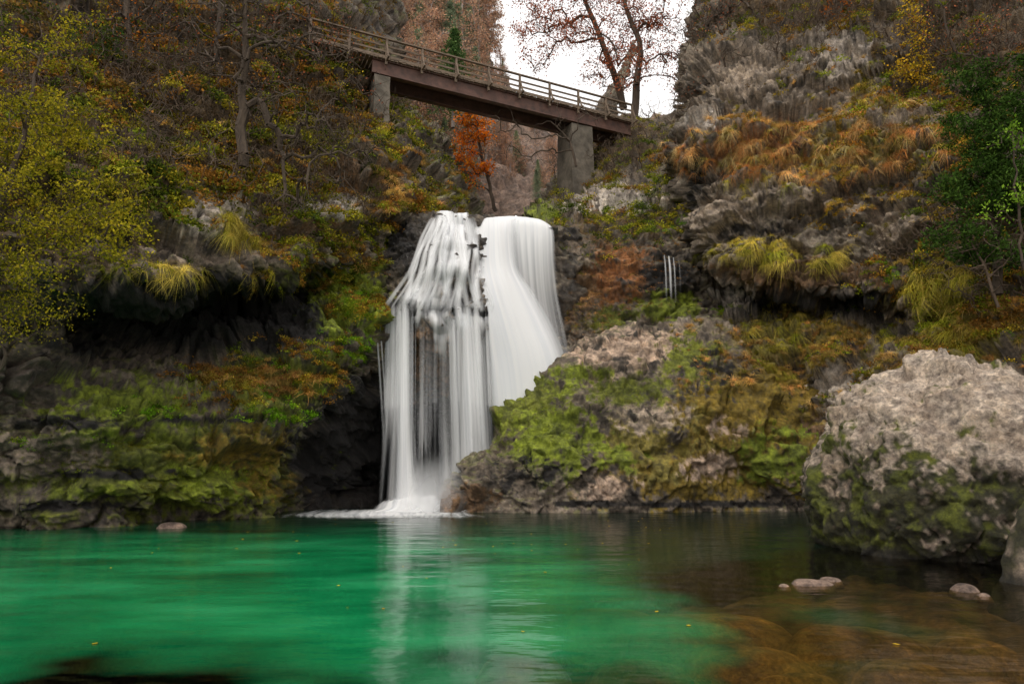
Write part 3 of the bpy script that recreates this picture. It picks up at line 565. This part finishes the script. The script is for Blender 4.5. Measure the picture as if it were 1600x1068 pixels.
LM_ev=leaf_mat('evergreen_needles',[(.02,.042,.010),(.04,.085,.018),(.075,.14,.025),(.028,.055,.014)],trans=.2)
LM_ye=leaf_mat('yellow_leaves',[(.55,.34,.02),(.7,.46,.04),(.42,.32,.03),(.75,.40,.03)])
LM_lg=leaf_mat('light_green_leaves',[(.11,.22,.02),(.18,.34,.03),(.24,.38,.05)])
LM_fog=leaf_mat('haze_tinted_brown_leaves',[(.40,.24,.18),(.50,.29,.21),(.58,.35,.24),(.44,.34,.25)])  # distant mist mixed into the far forest's pale leaf, needle and bark colours
LM_fogc=leaf_mat('haze_tinted_conifer_needles',[(.18,.24,.16),(.23,.29,.19),(.29,.34,.25)],trans=.3)
M_barkf=simple_mat('haze_tinted_bark',(.18,.14,.12),(.30,.25,.22),3.)
tree('hazel_tree',[P(-120,620,19),P(-60,480,18.5),P(0,330,18),P(40,200,18),P(60,90,18)],
 [(P(30,200,18),(1.9,1.0,1.3)),(P(120,190,17.6),(1.0,.8,.9)),(P(40,320,17.5),(2.2,1.1,1.3)),(P(160,320,17.4),(1.2,.8,1.1)),(P(190,380,17.3),(.8,.7,1.0)),(P(-40,420,17.5),(1.4,1.,1.)),(P(70,400,17.2),(1.3,.8,.9)),(P(205,425,17.2),(.5,.5,.5)),(P(100,90,18),(.9,.7,.5)),(P(130,40,18),(.7,.5,.5)),(P(-10,90,18),(.9,.8,.7))],
 460,LM_yg,.088,24,.24,.12,.006,twigs=1,twl=.4,seed=1,step=.4,droop=.3)
tree('hazel_tree',[P(-60,760,19),P(-30,640,18.8),P(10,560,18.5)],[(P(10,500,18.3),(1.6,.8,.7)),(P(60,480,18.2),(1.2,.8,.5))],90,LM_yg,.075,12,.3,.05,.006,twigs=1,twl=.5,seed=2,step=.35,droop=.5)
tree('bare_tree',[P(380,260,27.5),P(378,150,27.5),P(384,60,27.3),P(380,-80,27)],[(P(460,120,27),(2.6,1.5,2.6)),(P(330,40,26.5),(2.6,1.5,2.)),(P(520,230,27.5),(2.6,1.2,2.)),(P(480,300,27),(2.4,1.,.8)),(P(430,20,27),(3.,1.5,1.5))],200,LM_yg,.07,1,.4,r0=.2,rtip=.016,twigs=2,twl=.9,seed=3,step=.6,droop=.4,sag=.2,ldens=.5)
tree('bare_tree',[P(205,160,29),P(200,60,29),P(196,-80,29)],[(P(240,40,28.5),(3,1.5,2.6)),(P(120,20,28.5),(3,1.5,2.))],90,LM_or,.10,4,.5,r0=.24,rtip=.013,twigs=1,twl=.9,seed=4,step=.6,ldens=.6)
tree('bare_tree',[P(345,170,31),P(340,60,31),P(350,-90,31)],[(P(300,60,30.5),(3,1.5,3)),(P(430,90,31),(2.6,1.5,3.))],90,LM_rd,.11,5,.5,r0=.17,rtip=.013,twigs=1,twl=.9,seed=5,step=.6,ldens=.7)
tree('bare_tree',[P(500,200,35),P(490,80,35),P(470,-60,35)],[(P(470,60,34.5),(3.6,1.5,3.)),(P(560,160,35.5),(1.5,1.,1.5))],90,LM_rd,.12,5,.5,r0=.2,rtip=.014,twigs=1,twl=1.,seed=6,step=.6,ldens=.7)
tree('bare_shrub',[P(900,260,41),P(890,220,41),P(860,190,41)],[(P(830,230,40.5),(2.3,1.,1.2)),(P(900,190,41),(2.4,1.,1.0)),(P(780,190,40),(1.5,1,.8))],45,None,r0=.07,rtip=.014,twigs=1,twl=.9,seed=7,step=.5)
tree('evergreen_shrub',[P(130,130,27.5),P(135,80,27.5),P(140,40,27.5)],[(P(140,70,27),(1.8,1.,1.2)),(P(100,110,26.5),(1.6,1.,.8))],60,LM_ev,.12,22,.3,.08,.01,seed=18,step=.5,asp=.35)
tree('orange_beech',[P(775,330,45),P(762,280,45),P(748,220,45),P(745,170,45)],[(P(738,185,44.5),(1.4,1.2,.5)),(P(745,215,44.5),(1.7,1.2,.35)),(P(722,240,44.5),(1.4,1.2,.35)),(P(740,262,44.5),(1.7,1.2,.35)),(P(725,285,44.5),(1.2,1,.35))],130,LM_or,.18,10,.36,.09,.012,twigs=1,seed=8,step=.5,asp=.7)
tree('copper_beech',[P(990,195,48),P(996,120,48),P(1000,70,48),P(975,0,48),P(960,-120,48)],[(P(1030,70,48),(2.5,1.5,3.)),(P(1010,0,48),(3.6,2,2.6)),(P(960,110,47.5),(3.0,1.5,1.6)),(P(900,60,47.5),(2.,1.5,1.3)),(P(1060,120,47),(1.,1.,2.))],240,LM_rd,.17,18,.6,.34,.014,twigs=1,twl=.7,seed=9,step=.8)
tree('copper_beech',[P(975,170,49),P(958,110,49),P(930,40,49),P(900,-40,49),P(890,-140,49)],[(P(880,10,48.5),(4.,1.8,2.2)),(P(850,40,48),(2.6,1.5,2.0)),(P(835,90,48),(1.8,1.3,1.6)),(P(940,60,48.5),(3.,1.5,2.2)),(P(900,-60,48.5),(4.5,2,2.2))],260,LM_rd,.17,20,.6,.3,.014,twigs=1,twl=.7,seed=10,step=.8)
tree('bare_shrub',[P(1075,200,40),P(1085,120,40),P(1105,40,39.5)],[(P(1110,40,39),(2.,1.2,3.)),(P(1150,20,38.5),(3.,1.2,1.6)),(P(1070,150,40),(1.2,1.,2.)),(P(1160,100,37),(1.8,1.,1.2))],160,LM_rd,.11,3,.5,.12,.014,twigs=2,twl=.9,seed=11,step=.5,ldens=.6)
tree('yew_tree',[P(1560,460,23.5),P(1555,350,23.3),P(1545,220,23.2),P(1530,90,23)],[(P(1520,120,22.7),(.9,.8,1.0)),(P(1540,200,22.5),(1.4,1.,1.2)),(P(1530,290,22.4),(1.6,1.,1.2)),(P(1510,370,22.3),(1.3,1.,.8)),(P(1600,250,22.5),(1.5,1,2.5)),(P(1570,400,22.3),(1.2,.8,.5)),(P(1600,130,22.5),(.9,.8,1.0))],360,LM_ev,.15,42,.28,.14,.008,twigs=0,seed=12,step=.4,asp=.35)
tree('yellow_maple',[P(1445,200,30.5),P(1440,140,30.3),P(1425,60,30.2),P(1420,10,30)],[(P(1430,60,30),(.7,.6,1.1)),(P(1425,110,30),(.9,.6,1.0)),(P(1420,20,30),(.4,.4,.7))],70,LM_ye,.12,9,.34,.05,.008,twigs=1,seed=13,step=.4,asp=.7)
tree('orange_shrub',[P(1320,60,36),P(1315,30,36),P(1310,0,36)],[(P(1312,10,35.5),(1.,.8,.9)),(P(1320,-20,35.5),(1.2,.8,.8))],40,LM_or,.14,12,.3,.05,.01,seed=14,step=.4)
tree('ash_sapling',[P(1600,420,20),P(1590,320,19.8),P(1580,200,19.6)],[(P(1590,210,19.5),(.6,.4,.5)),(P(1600,300,19.5),(.5,.4,.5)),(P(1560,235,19.5),(.4,.3,.3)),(P(1560,330,19.5),(.6,.4,.2))],40,LM_lg,.11,6,.2,.03,.006,seed=15,step=.3)
tree('bare_shrub',[P(1560,480,22),P(1540,420,22),P(1520,380,22)],[(P(1560,400,21.5),(1.2,.6,1.5)),(P(1500,420,22),(1.,.6,1.))],40,None,r0=.04,rtip=.008,twigs=1,seed=16,step=.4,bark=M_barkp)
tree('bare_shrub',[P(1500,100,29.5),P(1480,50,29.5),P(1470,0,29.5)],[(P(1500,40,29),(2.6,1,1.8)),(P(1570,60,28.5),(2.,1,2.))],90,LM_rd,.10,4,.5,.08,.011,twigs=1,twl=.8,seed=17,step=.5)
print('trees',time.time()-T0)
# ---------------- scatter (geometry-node instancing)
def coll(name,obs):
    c=bpy.data.collections.new(name)
    for o in obs: c.objects.link(o)
    return c
def scatter(name,c,pts,dirs,scl,col,seed=0):
    r=np.random.default_rng(seed); n=len(pts); z=dirs/np.linalg.norm(dirs,axis=1,keepdims=True); t=r.normal(size=(n,3)); x=np.cross(t,z); x/=np.linalg.norm(x,axis=1,keepdims=True); y=np.cross(z,x)
    b=-np.arcsin(np.clip(x[:,2],-1,1)); a=np.arctan2(y[:,2],z[:,2]); cc=np.arctan2(x[:,1],x[:,0])
    ob=mkmesh(name,pts,np.zeros((0,4),int),[],attrs={'rot':('FLOAT_VECTOR',np.stack([a,b,cc],-1)),'scl':('FLOAT',scl),'icol':('FLOAT_COLOR',np.concatenate([col,np.ones((n,1))],1))})
    ng=bpy.data.node_groups.new(name+'_scatter','GeometryNodeTree'); ng.interface.new_socket('Geometry',in_out='INPUT',socket_type='NodeSocketGeometry'); ng.interface.new_socket('Geometry',in_out='OUTPUT',socket_type='NodeSocketGeometry')
    gi=ng.nodes.new('NodeGroupInput');go=ng.nodes.new('NodeGroupOutput');ip=ng.nodes.new('GeometryNodeInstanceOnPoints');ci=ng.nodes.new('GeometryNodeCollectionInfo')
    ci.inputs['Collection'].default_value=c; ci.inputs['Separate Children'].default_value=True; ci.inputs['Reset Children'].default_value=True
    ip.inputs['Pick Instance'].default_value=True
    nr=ng.nodes.new('GeometryNodeInputNamedAttribute'); nr.data_type='FLOAT_VECTOR'; nr.inputs[0].default_value='rot'
    ns=ng.nodes.new('GeometryNodeInputNamedAttribute'); ns.data_type='FLOAT'; ns.inputs[0].default_value='scl'
    l=ng.links.new; l(gi.outputs[0],ip.inputs['Points']); l(ci.outputs[0],ip.inputs['Instance']); l(nr.outputs['Attribute'],ip.inputs['Rotation']); l(ns.outputs['Attribute'],ip.inputs['Scale']); l(ip.outputs[0],go.inputs[0])
    md=ob.modifiers.new('scatter','NODES'); md.node_group=ng; return ob
LI=leaf_mat('undergrowth_leaves',inst=True,trans=.3); GI=leaf_mat('grass_blades',inst=True,trans=.25)
def herb(i,n=55,R=.3,ls=.08,flat=.7):
    r=np.random.default_rng(100+i); v=r.normal(size=(n,3)); v/=np.linalg.norm(v,axis=1,keepdims=True); v[:,2]=np.abs(v[:,2])*flat; C=v*R*r.uniform(.3,1.15,(n,1)); V,Fq=leafq(C,ls,.5,i,.6); return mkmesh(f'herb_{i}',V,Fq,[LI],smooth=False,link=False)
def tuft(i,n=46,Lb=.6,dr=.9,w=.02,out=.8):
    r=np.random.default_rng(200+i); k=5; th=r.uniform(0,2*np.pi,n); o=r.uniform(.15,out,n); L_=Lb*r.uniform(.5,1.2,n); b=r.normal(0,.07,(n,3)); b[:,2]=0
    d=np.stack([np.cos(th)*o,np.sin(th)*o,np.ones(n)*.8],-1); d/=np.linalg.norm(d,axis=1,keepdims=True); t=np.linspace(0,1,k)
    Pn=b[:,None]+d[:,None]*(L_[:,None]*t)[...,None]; Pn[...,2]-=dr*L_[:,None]*t**2*r.uniform(.5,1.2,(n,1)); Pn[...,:2]+=np.stack([np.cos(th),np.sin(th)],-1)[:,None]*(L_[:,None]*.25*t**2)[...,None]
    s=np.stack([-np.sin(th),np.cos(th),0*th],-1)[:,None]*(w*(1-t*.85))[None,:,None]*.5
    V=np.stack([Pn-s,Pn+s],2).reshape(-1,3); base=(np.arange(n)*k*2)[:,None]; j=np.arange(k-1)[None]*2; Fq=np.stack([base+j,base+j+1,base+j+3,base+j+2],-1).reshape(-1,4)
    return mkmesh(f'tuft_{i}',V,Fq,[GI],smooth=False,link=False)
def twigb(i):
    return tree(f'twig_{i}',[(0,0,-.1),(.02,0,.2),(.05,.03,.5)],[((0,0,.8),(.6,.6,.55))],12,None,r0=.02,rtip=.006,twigs=1,twl=.4,seed=300+i,step=.3,link=False,bark=M_barkp)
C_herb=coll('herb_protos',[herb(i) for i in range(4)]); C_small=coll('smallleaf_protos',[herb(10+i,40,.22,.05,.5) for i in range(3)])
C_gr=coll('grass_protos',[tuft(i) for i in range(3)]); C_hang=coll('hang_protos',[tuft(10+i,60,.95,1.5,.02,1.1) for i in range(3)]); C_tw=coll('twig_protos',[twigb(i) for i in range(3)])
BARE=[(330,330,50,30),(520,322,55,18),(345,405,80,22),(1160,120,70,35),(1335,85,50,28),(1395,350,35,40),(1115,340,40,45),(1230,305,90,20),(950,305,60,14),(1420,500,30,30),(900,400,25,30),(150,600,140,20),(560,310,40,10),(1230,155,90,20),(1430,185,60,20),(1260,440,150,12),(1310,600,40,30)]
def pick(names,regs,n,seed,nzmin=-.3,noisef=.6,nth=-.1):
    r=np.random.default_rng(seed); Vs=np.concatenate([PATCH[k]['V'] for k in names]);Ns=np.concatenate([PATCH[k]['N'] for k in names]);px=np.concatenate([PATCH[k]['px'] for k in names]);py=np.concatenate([PATCH[k]['py'] for k in names])
    w=np.zeros(len(Vs))
    for (cx,cy,rx,ry,a) in regs: w+=a*np.exp(-(((px-cx)/rx)**2+((py-cy)/ry)**2)**2)
    for (cx,cy,rx,ry) in BARE: w*=1-.93*np.exp(-(((px-cx)/rx)**2+((py-cy)/ry)**2)**2)
    w*=(Ns[:,2]>nzmin)*(Vs[:,2]>.1)*sst(nth-.15,nth+.15,fbm(Vs*noisef,3,seed)); 
    i=r.choice(len(Vs),n,p=w/w.sum()); return Vs[i]+r.normal(0,.03,(n,3)),Ns[i],px[i],py[i]
def cols(pts,pal,seed,f=.5):
    r=np.random.default_rng(seed); pal=np.array(pal); k=len(pal); t=(fbm(pts*f,3,seed)*1.3+.5+r.normal(0,.13,len(pts)))*(k-1); i=np.clip(np.round(t),0,k-1).astype(int); return pal[i]*(r.uniform(.7,1.3,(len(pts),1)))*(1+.7*fbm(pts*.8,2,seed+4))[:,None].clip(.4,2)
GREENS=[(.06,.09,.015),(.14,.18,.018),(.28,.28,.025),(.36,.30,.03),(.19,.20,.025),(.30,.15,.03)]
MIX=[(.10,.14,.018),(.22,.23,.022),(.36,.27,.03),(.32,.16,.03),(.20,.11,.03),(.20,.24,.02)]
BRG=[(.11,.24,.012),(.17,.32,.02),(.24,.32,.02)]
STRAW=[(.26,.19,.05),(.42,.28,.08),(.50,.27,.09),(.56,.38,.14),(.28,.25,.04)]
ORG=[(.58,.28,.10),(.56,.36,.14),(.66,.46,.20),(.50,.22,.07),(.44,.36,.09),(.58,.50,.24)]
YG=[(.42,.38,.05),(.56,.46,.10),(.32,.34,.04)]
Z=np.array([0,0,1.])
def sc(name,c,patches,regs,n,pal,seed,s=(.7,1.4),nz=-.3,tilt=.6,nf=.6,nth=-.1,f=.5):
    p,nn,px,py=pick(patches,regs,n,seed,nz,nf,nth); r=np.random.default_rng(seed+1); scatter(name,c,p,Z+nn*tilt+r.normal(0,.15,p.shape),r.uniform(*s,n),cols(p,pal,seed,f),seed)
Lp=['rock_cliff']
sc('undergrowth',C_herb,Lp,[(200,150,420,170,1.),(480,280,200,120,.8),(330,290,160,90,1),(560,240,150,90,.8),(620,300,90,40,1)],4800,GREENS,1,(.8,1.9),nth=-.12)
sc('undergrowth',C_herb,Lp,[(200,30,400,130,1.),(480,120,120,100,.8)],1500,[(.05,.07,.015),(.13,.09,.03),(.24,.13,.03),(.34,.16,.03),(.12,.14,.02)],21,(1.2,2.4),nth=-.2)
sc('undergrowth',C_herb,Lp,[(490,400,110,50,1.),(450,570,130,45,.9),(560,490,50,40,1),(350,600,90,40,.6),(430,440,90,25,.5)],1500,MIX,2,(.5,1.1),nth=-.05)
sc('ferns',C_herb,Lp,[(545,545,50,22,1),(440,650,60,14,1),(250,640,50,16,.5),(430,590,70,25,.6),(270,300,40,30,.5),(560,480,30,25,.6),(100,690,90,12,.3)],650,BRG,3,(.4,.85),nth=-.4)
sc('grass',C_gr,Lp,[(650,300,90,50,1.),(560,250,110,60,.8),(400,590,90,30,.7),(300,240,130,60,.5),(480,400,90,50,.4)],1500,STRAW,4,(.6,1.2))
sc('hanging_grass',C_hang,Lp,[(340,345,45,25,1.),(370,370,40,25,.6),(250,300,60,30,.3),(300,430,130,16,.3)],180,YG,5,(.5,.9))
sc('bare_bushes',C_tw,Lp,[(380,200,260,150,1.),(150,100,300,120,.8),(500,300,120,60,.7)],260,[(.1,.1,.1)],6,(.8,2.))
Rp=['mountain_cliff']
sc('dry_grass',C_hang,Rp,[(1150,235,90,34,1.3),(1270,240,140,42,1.),(1400,210,90,50,.6)],1000,ORG,7,(.4,.9),nth=-.05,f=1.4,nf=1.)
sc('hanging_grass',C_hang,Rp,[(1180,295,70,30,.5),(1210,392,90,20,1.4),(1290,410,30,16,1.),(1470,450,50,40,1.4),(1200,520,90,60,.7),(1360,130,40,50,.5),(1440,520,90,50,.7)],800,YG,8,(.4,.9),nth=-.12,f=1.4)
sc('grass',C_gr,Rp,[(1250,560,140,60,1.),(1420,560,120,50,1.),(1550,520,100,60,.8),(1350,180,200,90,.5),(1450,400,60,60,.5),(1380,300,100,60,.5),(1230,220,170,60,.8)],2300,STRAW,9,(.5,1.0))
sc('undergrowth',C_herb,Rp,[(1300,30,260,50,.9),(1540,150,150,150,.8),(1400,280,120,80,.5),(1500,450,150,120,.7),(1320,150,180,60,.3),(1300,580,160,60,.3)],2500,MIX,10,(.6,1.5),nth=-.02)
sc('yellow_creeper',C_small,Rp,[(1300,290,50,70,1.),(1445,370,14,50,.6),(1280,240,40,20,.6)],460,[(.62,.40,.03),(.52,.38,.04),(.38,.3,.03)],11,(.7,1.1))
sc('ferns',C_herb,Rp+['rock_slope'],[(1140,485,22,12,1),(1385,430,16,22,1),(1055,340,20,20,1),(1080,605,30,14,.8),(1350,492,40,12,.5),(1590,540,60,20,.8)],260,BRG,12,(.4,.8),nth=-.5)
Sp=['rock_slope']
sc('undergrowth',C_herb,Sp,[(960,240,130,60,1.),(1010,320,110,60,.9),(900,360,50,50,.6),(1000,280,110,40,.6)],1400,GREENS,13,(.6,1.5),nth=-.15)
sc('leaf_litter',C_small,Sp,[(950,420,130,70,1.),(900,470,60,70,.6)],1300,[(.32,.15,.06),(.20,.11,.045),(.38,.22,.09),(.17,.15,.03)],14,(.5,1.),nth=-.3)
sc('bare_bushes',C_tw,Sp+Rp,[(950,230,120,60,1.),(1250,50,250,70,.8),(1500,100,150,100,.8),(1500,420,120,80,.5)],240,[(.1,.1,.1)],15,(.7,1.8))
Dp=['mossy_rock_dome']
sc('moss_plants',C_small,Dp,[(930,610,90,40,1),(1080,600,40,20,1.),(860,680,80,50,.6),(1150,590,90,50,.5),(880,650,70,30,.6),(1180,680,120,70,.3)],900,[(.10,.12,.012),(.15,.21,.016),(.12,.12,.015)],16,(.25,.6))
sc('grass',C_gr,Dp+Rp,[(1200,570,110,40,1.),(1140,520,80,20,.8)],500,STRAW,17,(.4,.9))
sc('fallen_leaves',C_small,Dp,[(1080,720,200,70,1),(1000,600,200,60,.4)],60,[(.55,.2,.05),(.6,.35,.08)],18,(.10,.2),nth=-1)
sc('moss_plants',C_small,Lp,[(300,740,250,60,.8),(540,470,70,40,1.),(420,680,90,40,.8),(120,700,120,60,.4)],1500,[(.10,.12,.012),(.17,.22,.015),(.12,.12,.012)],19,(.25,.7))
PATCH['bl']=dict(V=BV,N=BN,px=proj(BV)[0],py=proj(BV)[1])
sc('boulder_moss',C_small,['bl'],[(1340,780,70,90,1.),(1300,850,40,50,.8),(1480,740,80,30,.3),(1500,860,60,30,.5)],1300,[(.05,.055,.012),(.10,.13,.015),(.06,.055,.015)],20,(.10,.22),nz=-1,tilt=2.)
n=70; fx=rs.uniform(-9,5,n); fy=rs.uniform(8,27,n); V,Fq=leafq(np.stack([fx,fy,np.full(n,.012)],-1),.09,3.,5,.7); V[:,2]=.008+.006*rs.random(len(V)); mkmesh('floating_leaves',V,Fq,[LM_ye],smooth=False)
# ---------------- FAR FOREST
def conifer(i):
    r=np.random.default_rng(400+i); H=16.; C=[]
    for z in np.arange(1.5,H,.5):
        R=3.6*(1-z/H)**.8+.15
        for k in range(8):
            th=r.uniform(0,2*np.pi); rr=R*r.uniform(.6,1.1); t=np.linspace(.1,1,8)
            C.append(np.stack([np.cos(th)*rr*t,np.sin(th)*rr*t,z-.35*rr*t**1.3+r.normal(0,.08,8)],-1).repeat(2,0))
    C=np.concatenate(C); C=C+r.normal(0,.18,C.shape); V,Fq=leafq(C,.42,.6,i,.45,.3)
    V2,F2=frust(np.array([[0,0,-1.]]),np.array([[0,0,H]]),np.array([.22]),np.array([.03]),6)
    return mkmesh(f'conifer_{i}',np.concatenate([V,V2]),np.concatenate([Fq,F2+len(V)]),[LM_fogc,M_barkf],np.r_[np.zeros(len(Fq)),np.ones(len(F2))],smooth=False,link=False)
def decid(i):
    return tree(f'decid_{i}',[(0,0,-1),(.2,0,4),(0,.3,9),(.3,0,14)],[((0,0,8),(3.2,3.2,5.5)),((1,0,13),(2,2,3))],90,LM_fog,.34,12 if i<2 else 5,.8,.2,.025,twigs=1,twl=1.2,seed=500+i,step=1.,bark=M_barkf,link=False)
FC=coll('forest_protos',[conifer(0),decid(0),decid(1),decid(2)])
rr=np.random.default_rng(31); hp=PATCH['hill']
w=(np.exp(-(((hp['px']-640)/155)**2+((hp['py']-150)/170)**2)**2)+.3*np.exp(-(((hp['px']-860)/200)**2+((hp['py']-290)/40)**2)**2)+.4*np.exp(-(((hp['px']-450)/250)**2+((hp['py']+50)/200)**2)**2)); idx=rr.choice(len(w),170,p=w/w.sum())
pts=hp['V'][idx]; fs=rr.uniform(.4,.85,170)*np.where(hp['px'][idx]>770,.45,1); scatter('forest',FC,pts,np.tile(Z,(170,1))+rr.normal(0,.03,(170,3)),fs,np.ones((170,3))*.3,3)
LM_con=leaf_mat('spruce_needles',[(.06,.13,.045),(.09,.17,.055),(.13,.21,.08)],trans=.3)
o=conifer(7); o.name='spruce_tree'; o.data.materials[0]=LM_con; bpy.context.scene.collection.objects.link(o); o.location=P(708,190,54); o.scale=(.75,.75,.55)
print('scatter',time.time()-T0)
# ---------------- LIGHT, WORLD, CAMERA
EL,AZ=math.radians(56),math.radians(205)
w=bpy.data.worlds.new('World'); bpy.context.scene.world=w; w.use_nodes=True; nt=w.node_tree; nt.nodes.clear()
sk=N_(nt,'ShaderNodeTexSky'); sk.sky_type='NISHITA'; sk.sun_disc=False; sk.sun_elevation=EL; sk.sun_rotation=AZ; sk.dust_density=4.
mx=mulc(nt,sk.outputs[0],(12.7,12.4,12.1),'MIX',.88)
bg=N_(nt,'ShaderNodeBackground'); bg.inputs[1].default_value=.115; nt.links.new(mx,bg.inputs[0]); wo=N_(nt,'ShaderNodeOutputWorld'); nt.links.new(bg.outputs[0],wo.inputs[0])
sl=bpy.data.lights.new('sun','SUN'); sl.energy=1.5; sl.angle=math.radians(12); sl.color=(1,.94,.85); so=bpy.data.objects.new('sun',sl); bpy.context.scene.collection.objects.link(so)
from mathutils import Vector
sdv=Vector((math.sin(AZ)*math.cos(EL),math.cos(AZ)*math.cos(EL),math.sin(EL))); so.rotation_euler=sdv.to_track_quat('Z','Y').to_euler()
cam=bpy.data.cameras.new('camera'); cam.lens=36*F/1600; cam.sensor_width=36; cam.clip_end=2000; co=bpy.data.objects.new('camera',cam); bpy.context.scene.collection.objects.link(co)
co.location=(0,0,CZ); co.rotation_euler=(math.pi/2+PITCH,0,0); bpy.context.scene.camera=co
vs=bpy.context.scene.view_settings; vs.view_transform='Standard'; vs.look='None'; vs.exposure=0
print('done',time.time()-T0)
